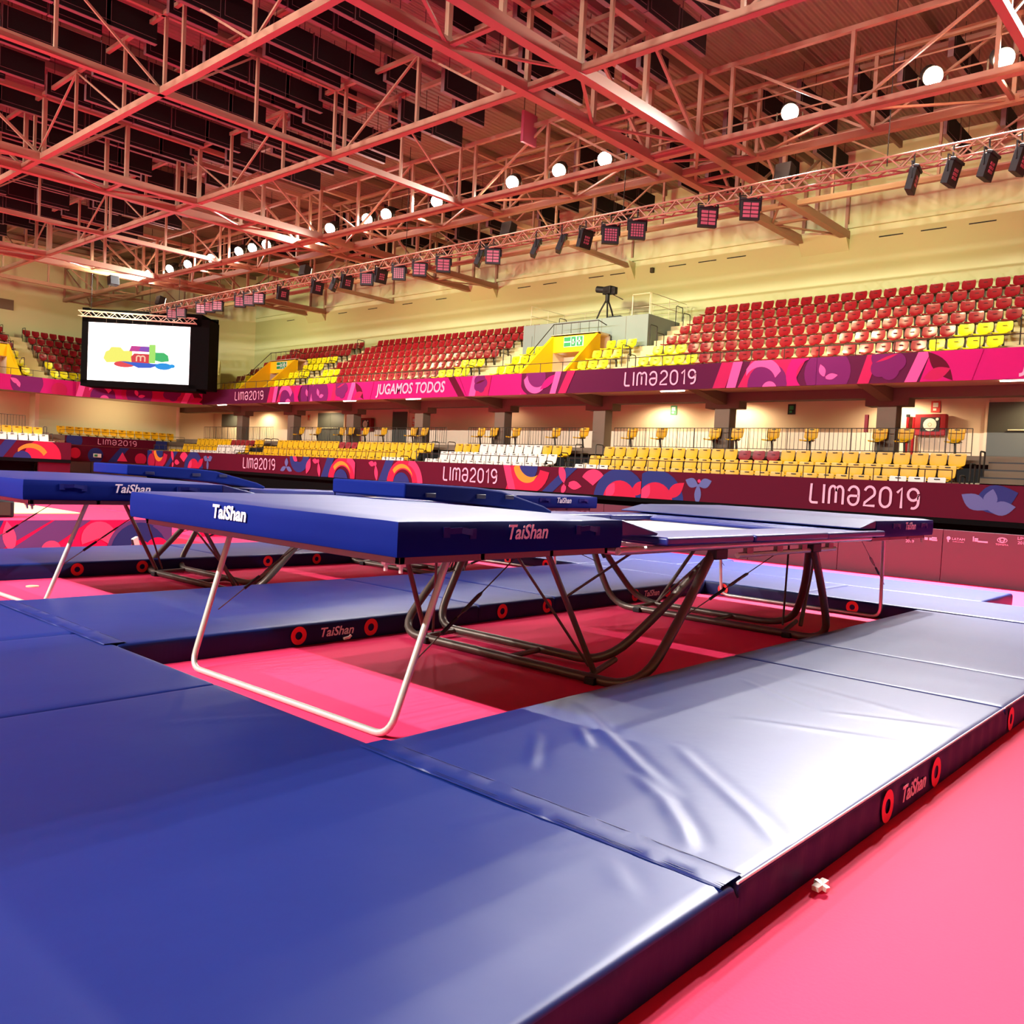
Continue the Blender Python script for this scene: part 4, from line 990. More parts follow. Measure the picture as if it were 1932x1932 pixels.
# ------------------------------------------------------------------ camera platform, TV camera
pf = thing('camera_platform', 'blue-grey boxed camera platform above the yellow stairway', 'platform', (27.6, 20.6, 6.0)); bpy.context.view_layer.update()
o = mb(VIPW).box((-1.3, -2.95, -.1), (1.48, 3.0, 1.62)).obj('boxing', bevel=.01); o.parent = pf
for y in (-2.0, -.9, .2, 1.3, 2.4):
    o = mb(CONC_D).box((-1.304, y - .006, -.05), (-1.299, y + .006, 1.6)).obj('panel_joint'); o.parent = pf
def rail_run(name, label, pts, post, rails=(1.0,), mat_=RAIL_D, r=.016, balus=0, spacing=.9, base=0.0, group=None, rp=None):
    """pts: foot points (x, y, z); rails: heights"""
    P0 = Vector(pts[0]); rt = thing(name, label, 'railing', tuple(P0), 0, group)
    Q = [Vector(p) - P0 for p in pts]; H = max(rails)
    for h in rails:
        o = mb(mat_).tube([q + Vector((0, 0, h)) for q in Q], r, 6).obj('top_rail' if h == H else 'lower_rail', smooth=True); o.parent = rt
    bp = None
    for a, c in zip(Q[:-1], Q[1:]):
        L = (c - a).length; n = max(1, round(L / spacing))
        for k in range(n + 1):
            p = a.lerp(c, k / n); o = mb(mat_).tube([p + Vector((0, 0, base)), p + Vector((0, 0, H))], rp or r * .9, 6).obj('post'); o.parent = rt
        if balus:
            bp = bp or mb(mat_); m = int(L / balus)
            for k in range(1, m):
                p = a.lerp(c, k / m); bp.bar(p + Vector((0, 0, rails[-1] if len(rails) > 1 else .05)), p + Vector((0, 0, H)), .012, .012)
    if bp: o = bp.obj('balusters'); o.parent = rt; o['kind'] = 'stuff'
    return rt
rail_run('platform_railing', 'thin pale railing at the back and left of the camera platform', [(26.5, 23.4, 7.62), (28.6, 23.4, 7.62), (28.6, 17.9, 7.62)], 0, (.8, .42), RAIL_W, .013, spacing=1.2)
rail_run('platform_railing', 'thin pale square frame railing at the right front of the camera platform', [(26.5, 18.5, 7.62), (26.5, 17.75, 7.62)], 0, (.78,), RAIL_W, .022, spacing=.75)
rail_run('platform_railing', 'pale railing running back from the right corner of the camera platform', [(26.5, 17.7, 7.62), (28.9, 17.7, 7.62)], 0, (.78, .4), RAIL_W, .012, spacing=1.2)
tv = thing('television_camera', 'black television camera on a tripod on the grey platform', 'camera', (26.9, 19.95, 7.62), math.radians(-14))
hd = Vector((0, 0, .78))
for k, (dx, dy) in enumerate(((-.12, .42), (.3, -.05), (-.15, -.22))):
    o = mb(BLACK).tube([hd, Vector((dx * .6, dy * .6, .38)), Vector((dx, dy, 0.0))], .028, 8).obj('tripod_leg', smooth=True); o.parent = tv
o = mb(BLACK).tube([hd - Vector((0, 0, .15)), hd + Vector((0, 0, .12))], .07, 10).obj('fluid_head', smooth=True); o.parent = tv
tv.scale = (1.15, 1.15, 1.12)
cb = mb(BLACK).box((-.12, -.24, .9), (.12, .14, 1.16)).box((-.07, -.42, .86), (.07, -.24, 1.1)).obj('camera_body', bevel=.02); cb.parent = tv
o = mb(BLACK).tube([(0, .1, 1.06), (-.12, .42, 1.12)], .11, 14).obj('lens', smooth=True); o.parent = tv
o = mb(SIGNW).disc((-.125, .43, 1.121), (-.35, .93, .17), .07, 0, 14).obj('lens_glass'); o.parent = tv
o = mb(BLACK).tube([(.0, -.15, .92), (.25, -.5, .7)], .015, 6).obj('pan_handle', smooth=True); o.parent = tv
tag(mb(BLACK).box((26.45, 19.0, 7.625), (26.8, 19.55, 7.70)).obj('equipment_case', bevel=.02), 'flat black case lying beside the camera tripod', 'case')

# ------------------------------------------------------------------ rails of the stands
rail_run('balcony_railing', 'thin dark railing along the balcony edge above the side banners', [(23.27, 43.3, 5.2), (23.27, 24.4, 5.2)], 0, (.36,), RAIL_D, .013, spacing=1.0)
rail_run('balcony_railing', 'thin dark railing along the balcony edge right of the camera platform', [(23.27, 23.0, 5.2), (23.27, 3.0, 5.2)], 0, (.36,), RAIL_D, .013, spacing=1.0)
rail_run('balcony_railing', 'thin dark railing along the end balcony at the left', [(4.0, 46.7, 5.2), (18.0, 46.7, 5.2)], 0, (.36,), RAIL_D, .013, spacing=1.0)
rail_run('balcony_railing', 'pale handrail on the corner balcony beside the screen', [CH.pt(1.6, .2, 5.2), CH.pt(-.2, .2, 5.2)], 0, (.75, .3), RAIL_W, .02, spacing=1.0)
for y0, y1, lb in ((17.6, 6.1, 'in front of the amber seats at the right'), (25.0, 18.9, 'in front of the white seat block'), (37.5, 26.2, 'in front of the middle amber seats'), (46.5, 38.4, 'in front of the far mixed seats')):
    rail_run('guard_rail', 'dark front rail on the crimson board ' + lb, [(22.14, y0, 1.36), (22.14, y1, 1.36)], 0, (.90,), RAIL_D, .013, spacing=.62)
for y0, y1, lb in ((17.75, 6.4, 'right'), (24.9, 19.1, 'centre'), (37.5, 26.2, 'left centre'), (46.0, 39.0, 'far left')):
    rail_run('concourse_railing', f'dark barred railing along the concourse, {lb} section', [(24.77, y0, 2.72), (24.77, y1, 2.72)], 0, (.71, .08), RAIL_D, .012, balus=.13, spacing=.62)
rail_run('concourse_railing', 'pale barred railing along the end concourse at the left edge', [(6, 46.4, 2.55), (15.6, 46.4, 2.55)], 0, (.75, .08), RAIL_D, .012, balus=.13, spacing=.8)
rail_run('guard_rail', 'dark rail in front of the amber row below the screen', [(17.5, 47.15, 2.22), (24.2, 47.15, 2.22)], 0, (.55,), RAIL_D, .013, spacing=.9)
def hoop(P, dirn, ln, h, label, group, r=.016):
    rt = thing('aisle_hoop', label, 'handrail', P, 0, group); d = Vector(dirn) * ln
    o = mb(RAIL_D).tube([Vector((0, 0, 0)), Vector((0, 0, h)), d + Vector((0, 0, h)), d], r, 6, .07).obj('hoop_tube', smooth=True); o.parent = rt
    o = mb(BRACK).box((-.05, -.05, 0), (.05, .05, .02)).obj('base_plate'); o.parent = rt
n = 0
for a, who in ((16.72, 'right of camera platform'), (17.55, 'left side of aisle right of camera platform'), (23.12, 'left of camera platform'), (24.3, 'before the upper middle block'), (35.5, 'behind the upper middle block'), (36.55, 'before the far upper block'), (5.45, 'at right edge')):
    for i in (0, 2, 4) if a in (16.72, 35.5, 24.3) else (1, 3, 5):
        hoop((23.85 + UDEP * i, a, utread(i)), (1, 0, 0), .45, .78, f'dark hooped aisle handrail, {who}, {RN[i]}', 'upper aisle handrails')
for a, who in ((18.7, 'right of white block'), (17.82, 'left of right lower block'), (25.1, 'left of white block'), (26.05, 'right of middle lower block'), (37.7, 'left of middle lower block'), (38.35, 'right of far lower block'), (5.95, 'beside the right steps'), (4.6, 'beyond the right steps')):
    for i in (0, 1, 2):
        hoop((22.25 + .8 * i, a, LROW[i][2]), (1, 0, 0), .40, .80, f'dark hooped aisle handrail, {who}, {LN[i]}', 'lower aisle handrails', .022 if a < 7 else .016)
for a in (16.05, 17.15):
    for i in (1, 3, 5): hoop((a, 46.95 + .3 + UDEP * i, utread(i)), (0, 1, 0), .45, .78, f'dark hooped handrail, {"left" if a < 16.5 else "right"} side of end stand aisle, {RN[i]}', 'end aisle handrails')
for i in range(3): hoop((16.2, 43.7 + .8 * i, LROW[i][2]), (0, 1, 0), .4, .8, f'dark hooped handrail at end of the lower end stand, {LN[i]}', 'end lower handrails')

# ------------------------------------------------------------------ concourse doors, signs, hose cabinets, lamps
def door(x, y1, y0, z0, z1, n, bar=True):
    b = mb(DOORG)
    if n == 1: b.box((x, y0, z0), (x + .06, y1, z1))
    else: m = (y0 + y1) / 2; b.box((x, y0, z0), (x + .06, m - .012, z1)).box((x, m + .012, z0), (x + .06, y1, z1))
    b.use(CREAM_LOW).box((x + .01, y0 - .08, z0), (x + .08, y0, z1 + .08)).box((x + .01, y1, z0), (x + .08, y1 + .08, z1 + .08))
    return b
D1 = struct('door_2', door(27.93, 39.7, 37.4, 2.72, 4.42, 2)); D2 = struct('door_3', door(27.93, 33.45, 32.35, 2.72, 4.42, 1)); D3 = struct('door_4', door(27.93, 6.84, 3.6, 2.72, 4.42, 2))
for D, y0, y1 in ((D1, 37.8, 39.2), (D3, 4.3, 6.3)):
    o = mb(RAIL_W).tube([(27.88, y0, 3.62), (27.88, y1, 3.62)], .02, 6).obj('push_bar'); o.parent = D
struct('window_1', mb(DOORG).box((27.94, 48.0, 3.70), (27.99, 49.8, 4.45)))
b = mb(CONC_D)
for k_, (x_, z_) in enumerate(((22.5, 1.5), (22.95, 1.76), (23.35, 1.96), (23.75, 2.16), (24.1, 2.36), (24.45, 2.56))):
    b.use(CONC_D).box((x_, 3.0, 1.3), (24.76, 5.9, z_)).use(BLACK).box((x_ - .004, 3.0, z_ - .03), (x_ + .05, 5.9, z_ + .003))
struct('trim_steps', b)
def hose(y, z, label, s=1.0):
    rt = thing('hose_cabinet', label, 'cabinet', (27.84, y, z)); 
    o = mb(FIRE).box((-.12, -.44 * s, -.32 * s), (.1, .44 * s, .32 * s)).obj('box', bevel=.02); o.parent = rt
    o = mb(BLACK).box((-.13, -.27 * s, -.2 * s), (-.12, .27 * s, .22 * s)).obj('window_recess'); o.parent = rt
    o = mb(WHT_S).disc((-.14, 0, 0), (-1, 0, 0), .19 * s, 0, 20).use(CONC).disc((-.145, 0, 0), (-1, 0, 0), .06 * s, .04 * s, 16).obj('hose_reel'); o.parent = rt
    for dy in (.50, .68):
        o = mb(FIRE).tube([(0, dy * s, -z + 2.74), (0, dy * s, .24)], .045, 8).obj('riser_pipe', smooth=True); o.parent = rt
    o = mb(BLACK).tube([(0, .68 * s, .24), (0, .68 * s, .32)], .06, 8).obj('valve'); o.parent = rt
    o = mb(RED_RING).disc((-.14, -.2 * s, .16 * s), (-1, 0, 0), .045, 0, 12).obj('knob'); o.data.materials[0] = SIGNW; o.parent = rt
hose(8.35, 3.76, 'red fire hose cabinet with white reel on the concourse wall at the right')
hose(35.3, 3.80, 'red fire hose cabinet between the two distant grey doors')
def sign(y, z, m1_, m2_, label, w=.13, h=.17):
    b = mb(m1_).box((27.97, y - w, z - h), (27.995, y + w, z + h)).use(m2_).box((27.955, y - w * .55, z - h * .1), (27.97, y + w * .55, z + h * .7)).box((27.955, y - w * .2, z - h * .7), (27.97, y + w * .5, z - h * .3))
    tag(b.obj('wall_sign'), label, 'sign')
sign(17.42, 4.32, GREEN, SIGNW, 'small green exit sign on the concourse wall')
sign(12.84, 4.30, BLACK, GREEN, 'small dark sign on the concourse wall between right columns')
sign(8.30, 4.32, SIGNR, SIGNW, 'small red sign above the right fire hose cabinet')
sign(31.9, 3.95, SIGNR, SIGNW, 'small red sign right of the distant single grey door', .12, .2)
sign(40.6, 4.2, CONC, SIGNR, 'small pale sign left of the distant double door')
tag(mb(FIRE).box((25.16, 9.25, 3.35), (25.24, 9.35, 3.85)).obj('alarm_box', bevel=.01), 'slim dark red box on the left side of the right concourse column', 'box')
k = 0
for y in (14.72, 5.13, 26.9, 31.1, 36.2, 41.9):
    rt = thing('batten_lamp', f'lit batten lamp under the balcony edge, {words_num(sorted((14.72, 5.13, 26.9, 31.1, 36.2, 41.9)).index(y))} from the right', 'lamp', (23.5, y, 4.50), 0, 'batten lamps')
    o = mb(SIGNW).box((-.06, -.5, .04), (.06, .5, .09)).obj('batten'); o.parent = rt
    o = mb(TUBE).tube([(0, -.42, 0.0), (0, .42, 0.0)], .035, 10).obj('lit_tube', smooth=True); o.parent = rt
    lamp('AREA', (23.3, y, 4.38), 9, (1, .9, .72), (23.6, y, 0), .3, sy=.9)
for k, y in enumerate((44.6, 48.0, 38.6, 17.7, 14.6, 9.2, 25.5, 5.2)):
    rt = thing('ceiling_lamp', f'small ceiling lamp behind the concourse beam, {words_num(sorted((44.6, 48.0, 38.6, 17.7, 14.6, 9.2, 25.5, 5.2)).index(y))} from the right', 'lamp', (27.1, y, 4.58), 0, 'concourse ceiling lamps')
    o = mb(SIGNW).tube([(0, 0, 0), (0, 0, -.05)], .12, 14).obj('housing'); o.parent = rt
    o = mb(TUBE).disc((0, 0, -.055), (0, 0, -1), .10, 0, 14).obj('lens'); o.parent = rt
    lamp('SPOT', (27.1, y, 4.5), 230 if y not in (25.5,) else 30, (1, .80, .50), (27.6, y, 2), .08, 165, .5)
lamp('AREA', (20.8, 47.6, 4.5), 45, (1, .88, .62), (20.8, 49.5, 2.5), 3.0, sy=.6)  # added fill light without any fixture, brightens the low corner wall
lamp('AREA', (12, 48.5, 4.5), 150, (1, .82, .58), (12, 48.5, 0), 2.5, sy=1)
rt = thing('ceiling_lamp', 'bright ceiling lamp under the end balcony at the far left', 'lamp', (13.4, 49.0, 4.58)); o = mb(TUBE).disc((0, 0, -.02), (0, 0, -1), .14, 0, 14).obj('lens'); o.parent = rt

# ------------------------------------------------------------------ video screen
SL = Vector((18.0, 45.25, 0)); SR = Vector((21.42, 41.5, 0)); SA = (SR - SL).normalized(); SO = Vector((-SA.y, SA.x, 0))
if SO.y < 0: SO = -SO
vs_ = thing('video_screen', 'large lit video screen in a black frame hanging before the corner stand', 'screen', tuple((SL + SR) / 2 + Vector((0, 0, 5.2)))); bpy.context.view_layer.update()
def SP(b, name, u0, u1, z0, z1, d0, d1, **k):
    q = [SL + SA * u + SO * d + Vector((0, 0, z)) - Vector(vs_.location) for z in (z0, z1) for u, d in ((u0, d0), (u1, d0), (u1, d1), (u0, d1))]
    b.add(q, [(3, 2, 1, 0), (4, 5, 6, 7), (0, 1, 5, 4), (1, 2, 6, 5), (2, 3, 7, 6), (3, 0, 4, 7)]); o = b.obj(name, **k); o.parent = vs_; return o
W = (SR - SL).length
SP(mb(SCREEN), 'display', 0, W, 5.28, 8.15, 0, .03)
SP(mb(BLACK_M), 'frame', -.32, 0, 5.10, 8.85, -.02, 1.4); SP(mb(BLACK_M), 'frame', W, W + .95, 5.10, 8.55, -.02, 1.4)
SP(mb(BLACK_M), 'frame', -.32, W + .4, 4.98, 5.28, -.02, 1.4); SP(mb(BLACK_M), 'frame', -.3, W + .55, 8.15, 8.80, -.02, 1.4); SP(mb(BLACK_M), 'back_drape', -.3, W + .9, 5.1, 8.8, 1.3, 1.45)
for q in (.9, 1.4, 2.2, 2.9, 3.6, 4.2):
    SP(mb(BRACK), 'hanger', q - .01, q + .01, 8.15, 8.45, -.05, -.03)
TS = plane_frame(tuple(SL - SO * .012), tuple(SA), (0, 0, 1))
def spoly(name, rgb, poly, k):
    b = mb(emis('screen_' + name, rgb)); b.add([TS @ Vector(((.5 + (p[0] - .5) * 1.04) * W, 5.28 + (.46 + (p[1] - .46) * 1.18) * 2.87, .012 + .002 * k)) for p in poly], [tuple(range(len(poly)))])
    o = b.obj('coloured_shape', fix=False); o.parent = vs_; o.matrix_parent_inverse = vs_.matrix_world.inverted(); o['label'] = name + ' printed shape'
spoly('pale yellow', (250, 246, 110), [(.17, .40), (.19, .50), (.22, .52), (.24, .57), (.33, .57), (.36, .52), (.44, .53), (.44, .36), (.30, .35), (.20, .34), (.17, .40)][:-1], 1)
spoly('magenta', (205, 60, 150), [(.41, .52), (.43, .60), (.60, .60), (.60, .52)], 2)
spoly('violet', (140, 80, 190), [(.50, .535), (.52, .59), (.60, .60), (.60, .52)], 3)
spoly('red', (222, 60, 70), [(.44, .34), (.43, .44), (.46, .49), (.61, .49), (.61, .34)], 4)
spoly('lime', (170, 235, 110), [(.60, .36), (.60, .63), (.66, .63), (.66, .36)], 5)
spoly('green', (60, 190, 110), [(.66, .40), (.66, .52), (.74, .52), (.78, .48), (.79, .40), (.72, .38)], 6)
spoly('coral', (235, 70, 80), arc(.37, .325, .10, .045, 0, 360, 16)[:-1], 7)
spoly('blue', (50, 100, 210), [(.33, .365), (.72, .35), (.62, .29), (.50, .28), (.44, .32)], 8)
spoly('sky blue', (10, 150, 235), arc(.74, .32, .08, .05, 0, 360, 16)[:-1], 9)
spoly('bright blue', (0, 160, 240), circ(.82, .33, .028, 12), 10)
b = mb(emis('screen_peach', (255, 205, 170))); ribbon(b, [(p[0] * W * .105 + .475 * W, 5.28 + (.355 + p[1] * .11) * 2.87) for p in GLYPH['m'][1][0]], .07, TS, .036); ribbon(b, [(p[0] * W * .105 + .475 * W, 5.28 + (.355 + p[1] * .11) * 2.87) for p in GLYPH['m'][1][1]], .07, TS, .036)
o = b.obj('lettering', fix=False); o.parent = vs_; o.matrix_parent_inverse = vs_.matrix_world.inverted()
# truss over the screen
def lattice(P, Q, s, r, n, m_chord, name, label, cat='truss', drop=None):
    P = Vector(P); Q = Vector(Q); rt = thing(name, label, cat, tuple((P + Q) / 2)); C = (P + Q) / 2
    d = (Q - P).normalized(); sd = d.cross(Vector((0, 0, 1))).normalized() * s / 2; up = Vector((0, 0, s / 2))
    cs = [sd + up, sd - up, -sd - up, -sd + up]
    for c in cs: o = mb(m_chord).tube([P + c - C, Q + c - C], r, 6, caps=True).obj('chord', smooth=True); o.parent = rt
    b = mb(m_chord)
    for k in range(n):
        for j in range(4):
            a_ = P.lerp(Q, k / n) + cs[j]; e_ = P.lerp(Q, (k + 1) / n) + cs[(j + 1) % 4]
            if k % 2: a_, e_ = P.lerp(Q, k / n) + cs[(j + 1) % 4], P.lerp(Q, (k + 1) / n) + cs[j]
            b.bar(a_ - C, e_ - C, r * 1.2, r * 1.2)
    o = b.obj('lattice'); o.parent = rt; o['kind'] = 'stuff'
    for t in (drop or ()):
        p = P.lerp(Q, t); o = mb(BLACK).tube([p - C, Vector((p.x, p.y, ZR - .1)) - C], .012, 5).obj('hanging_chain'); o.parent = rt
    return rt
q0 = SL - SA * .35 - SO * .25; q1 = SR + SA * .35 - SO * .25
lattice((q0.x, q0.y, 8.52), (q1.x, q1.y, 8.42), .26, .02, 18, RAIL_W, 'screen_truss', 'silver lattice truss running over the video screen', drop=(.1, .6))

# ------------------------------------------------------------------ lighting truss and lights
TX, TZ = 20.2, 9.03
lattice((TX, 45.5, TZ - .15), (TX, -6.0, TZ), .30, .024, 170, TRUSS, 'lighting_truss', 'long pinkish lattice lighting truss slung along the side of the hall', drop=(.1, .25, .42, .6, .74, .84))
def cells(b, nx, nz, w_, h_, gap):
    for i in range(nx):
        for j in range(nz):
            x0 = -w_ / 2 + w_ * i / nx + gap; z0 = -h_ / 2 + h_ * j / nz + gap
            b.box((x0, -.075, z0), (x0 + w_ / nx - 2 * gap, -.062, z0 + h_ / nz - 2 * gap))
def led(y, typ, yaw, tilt, label, grp):
    rt = thing('panel_light', label, 'light', (TX, y, 8.55), 0, grp)
    s = .48
    o = mb(BLACK).box((-s / 2, -.06, -s / 2), (s / 2, .09, s / 2)).box((-s / 2 - .02, -.09, s / 2), (s / 2 + .02, .02, s / 2 + .06)).obj('housing', bevel=.01); o.parent = rt; o.rotation_euler = (tilt, 0, yaw)
    b = mb(CELL)
    if typ == 8: cells(b, 2, 4, .40, .38, .012)
    elif typ == 25: cells(b, 5, 5, .36, .36, .010)
    else: cells(b, 3, 3, .22, .24, .012)
    c = b.obj('led_cells'); c.parent = rt; c.rotation_euler = (tilt, 0, yaw)
    y_ = mb(BLACK).bar((-.26, 0, 0), (-.26, 0, .36), .02, .04).bar((.26, 0, 0), (.26, 0, .36), .02, .04).bar((-.26, 0, .36), (.26, 0, .36), .04, .02).tube([(0, 0, .36), (0, 0, .62)], .02, 6).obj('yoke'); y_.parent = rt; y_.rotation_euler = (0, 0, yaw)
YC = math.atan2(-1, .8)  # facing the field centre: local -Y turned toward (-x, -y)
faceY = -math.radians(48)
LED = [(41.0, 8), (40.1, 25), (38.2, 8), (37.4, 8), (36.7, 8), (34.8, 8), (34.1, 25), (33.3, 8), (31.5, 0), (29.1, 0), (28.0, -1), (27.2, 0), (26.0, 25), (25.2, 0), (24.2, 25), (23.1, 8), (21.9, 8), (20.2, -1), (19.6, 8), (17.8, -1), (16.8, -1), (15.9, 0), (15.0, 25), (14.1, 25), (11.9, 8), (10.7, 8), (6.8, 2), (6.0, 1), (5.3, 1), (4.7, 1), (3.0, 1)]
for i, (y, tpe) in enumerate(LED):
    if tpe in (8, 25): yaw, tl = faceY + random.uniform(-.1, .1), random.uniform(-.08, .1); nm = 'pink-celled panel light'
    elif tpe == -1: yaw, tl = faceY + 1.5, .35; nm = 'black panel light seen edge-on'
    elif tpe == 2: yaw, tl = faceY + 1.0, .2; nm = 'black panel light turned aside'
    else: yaw, tl = faceY + .75, .25; nm = 'black panel light seen obliquely'
    led(y, tpe if tpe > 2 else 9, yaw, tl, f'{nm} hanging from the lighting truss, {words_num(i)} from the left', 'panel lights on the lighting truss')
def flood_box(P, aim, label, sz=.42):
    rt = thing('wall_floodlight', label, 'light', P); d = (Vector(aim) - Vector(P)); q = d.to_track_quat('-Y', 'Z').to_euler()
    o = mb(BLACK).box((-sz / 2, -.1, -sz / 2), (sz / 2, .22, sz / 2)).obj('housing', bevel=.02); o.parent = rt; o.rotation_euler = q
    o = mb(TUBE).box((-sz / 2 + .03, -.115, -sz / 2 + .03), (sz / 2 - .03, -.10, sz / 2 - .03)).obj('lens'); o.parent = rt; o.rotation_euler = q
for k, y in enumerate(WASH_Y): flood_box((20.6, y, 9.42), (29.2, y, 7.6), 'black floodlight above the lighting truss aimed at the seats, ' + words_num(k) + ' from the right')
flood_box((17.4, 41.2, 9.6), (17, 52, 8), 'floodlight lighting the end wall above the screen'); flood_box((6.0, 41.3, 9.6), (8, 52, 8), 'floodlight lighting the end wall at the left edge')
def catwalk_lamp(x, y, aim, label, grp):
    rt = thing('flood_lamp', label, 'lamp', (x, y, 10.85), 0, grp); q = (Vector(aim) - Vector((x, y, 10.8))).to_track_quat('-Y', 'Z').to_euler()
    o = mb(BLACK).tube([(0, .05, 0), (0, .42, 0)], .20, 12).box((-.12, .3, -.12), (.12, .6, .12)).obj('housing', smooth=True); o.parent = rt; o.rotation_euler = q
    o = mb(BRACK).tube([(0, -.02, 0), (0, .08, 0)], .215, 18).obj('reflector_rim', smooth=True); o.parent = rt; o.rotation_euler = q
    o = mb(GLOW).disc((0, -.03, 0), (0, -1, 0), .20, 0, 20).obj('lit_lens', fix=False); o.parent = rt; o.rotation_euler = q
    o = mb(BRACK).bar((-.3, 0, 0), (-.3, 0, -.35), .03, .03).bar((.3, 0, 0), (.3, 0, -.35), .03, .03).bar((-.3, 0, -.35), (.3, 0, -.35), .03, .03).obj('bracket'); o.parent = rt; o.rotation_euler = (0, 0, q.z)
for k, y in enumerate(sorted(LAMP_Y)): catwalk_lamp(20.4, y, (4, y - 9, 0), f'glaring white floodlight on the right catwalk beam, {words_num(k)} from the right', 'floodlights of the right catwalk')
for k, y in enumerate(sorted(LEFT_Y)): catwalk_lamp(-8.75, y, (5.5, y, 0), f'floodlight on the left catwalk outside the picture, {words_num(k)} from the near end', 'floodlights of the left catwalk')

# ------------------------------------------------------------------ roof structure
ZC = 10.2; ZT = 12.0
def truss(axis, pos, a0, a1, bay, wd, label, pair=None, zb=ZC, zt=ZT):
    """axis 'x': runs along X at Y = pos.  pair: offset of a second plane"""
    rt = thing('roof_truss', label, 'truss', (0, 0, 0)); n = max(1, round((a1 - a0) / bay)); st = (a1 - a0) / n
    def P(a, off, z): return (a, pos + off, z) if axis == 'x' else (pos + off, a, z)
    offs = [0] if pair is None else [0, pair]
    def mem(p, q, w_, nm, h=None): o = mb(TRUSS).bar(p, q, w_, h).obj(nm); o.parent = rt
    for of in offs:
        mem(P(a0, of, zb), P(a1, of, zb), wd, 'bottom_chord'); mem(P(a0, of, zt), P(a1, of, zt), wd * .6, 'top_chord')
        for k in range(n + 1): mem(P(a0 + st * k, of, zb), P(a0 + st * k, of, zt), wd * .46, 'upright')
        for k in range(n):
            z0_, z1_ = (zb, zt) if (k % 2 == 0) else (zt, zb)
            if k % 3 == 2: continue
            mem(P(a0 + st * k, of, z0_), P(a0 + st * (k + 1), of, z1_), wd * .30, 'diagonal')
    if pair is not None:
        for k in range(n + 1): mem(P(a0 + st * k, 0, zb), P(a0 + st * k, pair, zb), wd * .5, 'cross_tie', .07)
        for k in range(n): mem(P(a0 + st * k, 0 if k % 2 == 0 else pair, zb), P(a0 + st * (k + 1), pair if k % 2 == 0 else 0, zb), wd * .3, 'wind_brace', .05)
XA, XB = 0.0, 29.15
truss('x', 11.85, XA, XB, 2.45, .24, 'double roof truss meeting the right wall nearest, above the red seats', 1.5)
truss('x', 28.0, XA, XB, 2.45, .24, 'double roof truss crossing the upper left of the picture', 1.5)
truss('x', 41.2, XA, XB, 2.45, .24, 'double roof truss farthest away, before the screen', 1.4)
truss('x', 4.4, 8.0, XB, 2.45, .17, 'single roof truss nearest overhead at the top right')
truss('x', -3.8, 14.0, XB, 2.45, .2, 'double roof truss overhead beyond the top right corner', 1.5)
truss('x', 20.5, XA, XB, 2.45, .16, 'single roof truss reaching the wall above the camera platform')
truss('x', 35.3, XA, XB, 2.45, .16, 'single roof truss running behind the lamps toward the upper left')
truss('x', 48.4, XA, 27.0, 2.45, .17, 'single yellow-lit roof truss beside the end wall')
truss('y', 4.8, 4.4, YE - .1, 2.94, .16, 'single lengthwise roof truss at the far left of the roof')
truss('y', 9.65, 4.4, YE - .1, 2.94, .16, 'single lengthwise roof truss entering at the upper left corner')
truss('y', 14.55, -3.8, YE - .1, 2.94, .17, 'single lengthwise roof truss left of the glaring lamps')
truss('y', 19.6, -3.8, YE - .1, 2.94, .19, 'double lengthwise roof truss carrying the glaring lamps', 1.45)
truss('y', 25.1, -3.8, 48.4, 2.94, .15, 'single lengthwise roof truss close to the right wall')
def rods(name, label, segs, r=.022):
    rt = thing(name, label, 'railing', (0, 0, 0))
    for p, q in segs: o = mb(TRUSS).tube([p, q], r, 6).obj('rail', smooth=True); o.parent = rt
rods('catwalk_railing', 'thin twin rails of the catwalk behind the glaring lamps', [((20.9, -4, 11.1), (20.9, 47, 11.1)), ((20.9, -4, 11.6), (20.9, 47, 11.6))])
k = 1
for y in [x * 2.94 + 4.4 - 2.94 * 3 for x in range(0, 20)]:
    struct(f'trim_purlin_{k}', mb(DECKING).box((XL, y - .05, ZR - .22), (XW, y + .05, ZR - .02))); k += 1
for x in (2.3, 7.2, 12.1, 17.0, 23.0, 27.2):
    struct(f'trim_purlin_{k}', mb(TRUSS).box((x - .05, YB, ZR - .34), (x + .05, YE, ZR - .22))); k += 1
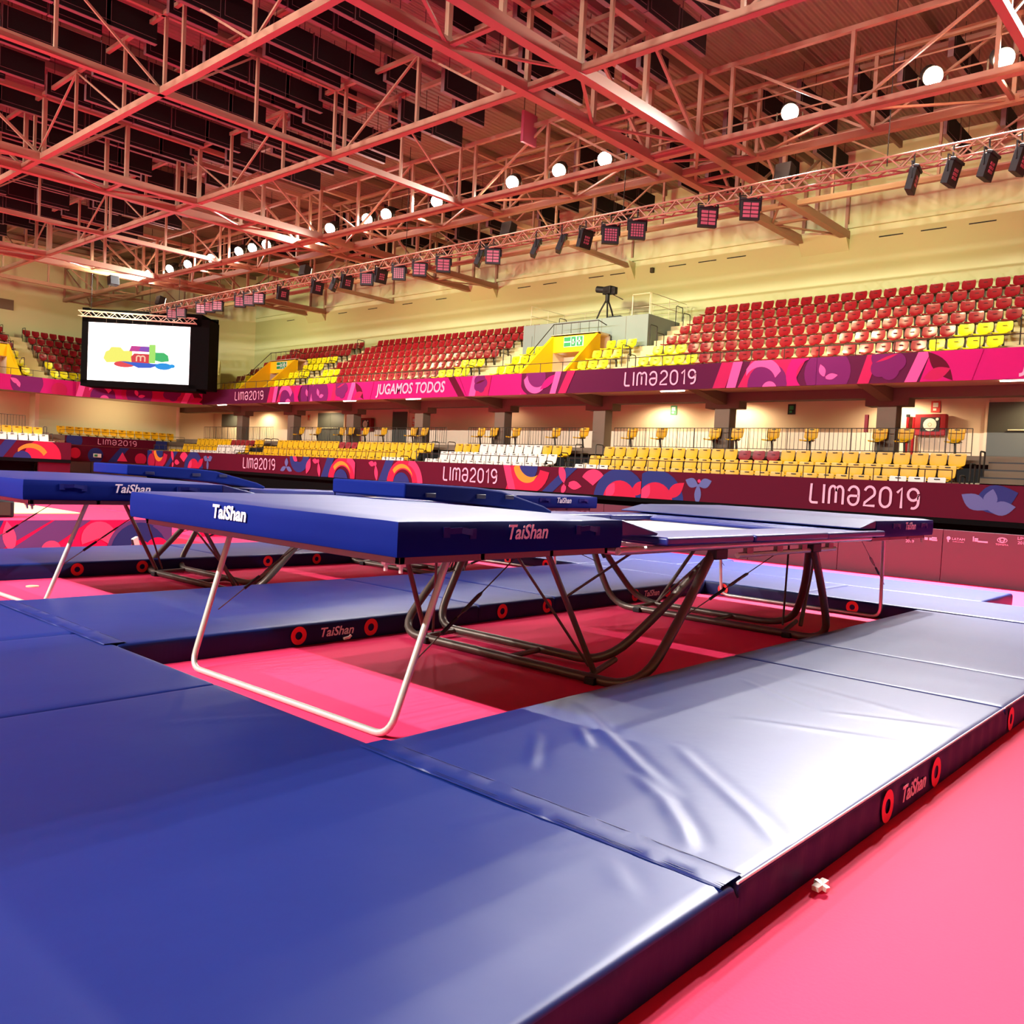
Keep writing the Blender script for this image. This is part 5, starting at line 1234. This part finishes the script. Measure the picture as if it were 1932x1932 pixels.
# wall haunches where the double trusses land
for y in (11.8, 28.0, 41.2, 20.4):
    struct('trim_haunch', mb(CREAM).prism([(XW, 9.7), (XW, 10.35), (XW - .5, 10.35)], 1, y - .05, y + (1.6 if y != 20.4 else .3)))
struct('trim_wall_band', mb(CREAM).box((XW - .10, YB, 10.42), (XW, 48.3, 10.55)))
# ceiling panels
pan = MB().use(BAFFLE).box((-.6, -.06, -.2), (.6, .06, .42)).box((-.4, -.005, .46), (-.39, .005, ZR - 12.0)).box((.39, -.005, .46), (.4, .005, ZR - 12.0)).use(BAFFLE_E).box((-.61, -.065, -.212), (.61, .065, -.2)).box((-.61, -.065, -.2), (-.60, .065, .48)).box((-.50, -.066, -.10), (.58, -.06, -.09)).box((-.50, -.066, -.10), (-.49, -.06, .44))
PM = pan.mesh('acoustic_panel')
bays = [('far left roof bay', [5.6, 6.85, 8.1, 9.2], .92, (9, 51)), ('left roof bay', [10.4, 11.65, 12.9, 14.0], .92, (9, 51)), ('middle roof bay', [15.3, 16.55, 17.8], .66, (10, 46)), ('right roof bay', [22.6, 23.8], .62, (3, 40)), ('wall roof bay', [26.2, 27.4], .6, (3, 36))]
cnt = 0
for bn, xs, pr_, (ya, yb) in bays:
    rows = []; y = ya
    while y < yb: rows.append(y); y += 1.22
    for r_i, y in enumerate(rows):
        q = 0; sh = .3 * (r_i % 3) - .3
        for x in xs:
            if random.random() > pr_ or (x == 9.2 and r_i % 2): continue
            z = 11.75 + .25 * (r_i % 2)
            if min(abs(y - t) for t in (11.85, 13.35, 28.0, 29.5, 41.2, 42.6, 20.5, 35.3)) < .22: continue
            o = bpy.data.objects.new('acoustic_panel', PM); COL.objects.link(o); o.location = (x + sh, y, z)
            tag(o, f'charcoal ceiling panel, {bn}, {words_num(r_i)} nearest row, {words_num(q)} from left', 'panel', 'hanging ceiling panels'); q += 1; cnt += 1
for y, z, x in ((17.6, 11.4, 19.4), (13.6, 11.9, 18.8)):
    tag(mb(CELL).box((x - .3, y - .05, z), (x + .3, y + .05, z + .9)).use(BRACK).box((x - .26, y - .01, z + .9), (x - .24, y + .01, ZR)).box((x + .24, y - .01, z + .9), (x + .26, y + .01, ZR)).obj('duct_plate'), f'flat pinkish plate hanging in the roof, {"lower" if y > 15 else "upper"} one', 'plate')
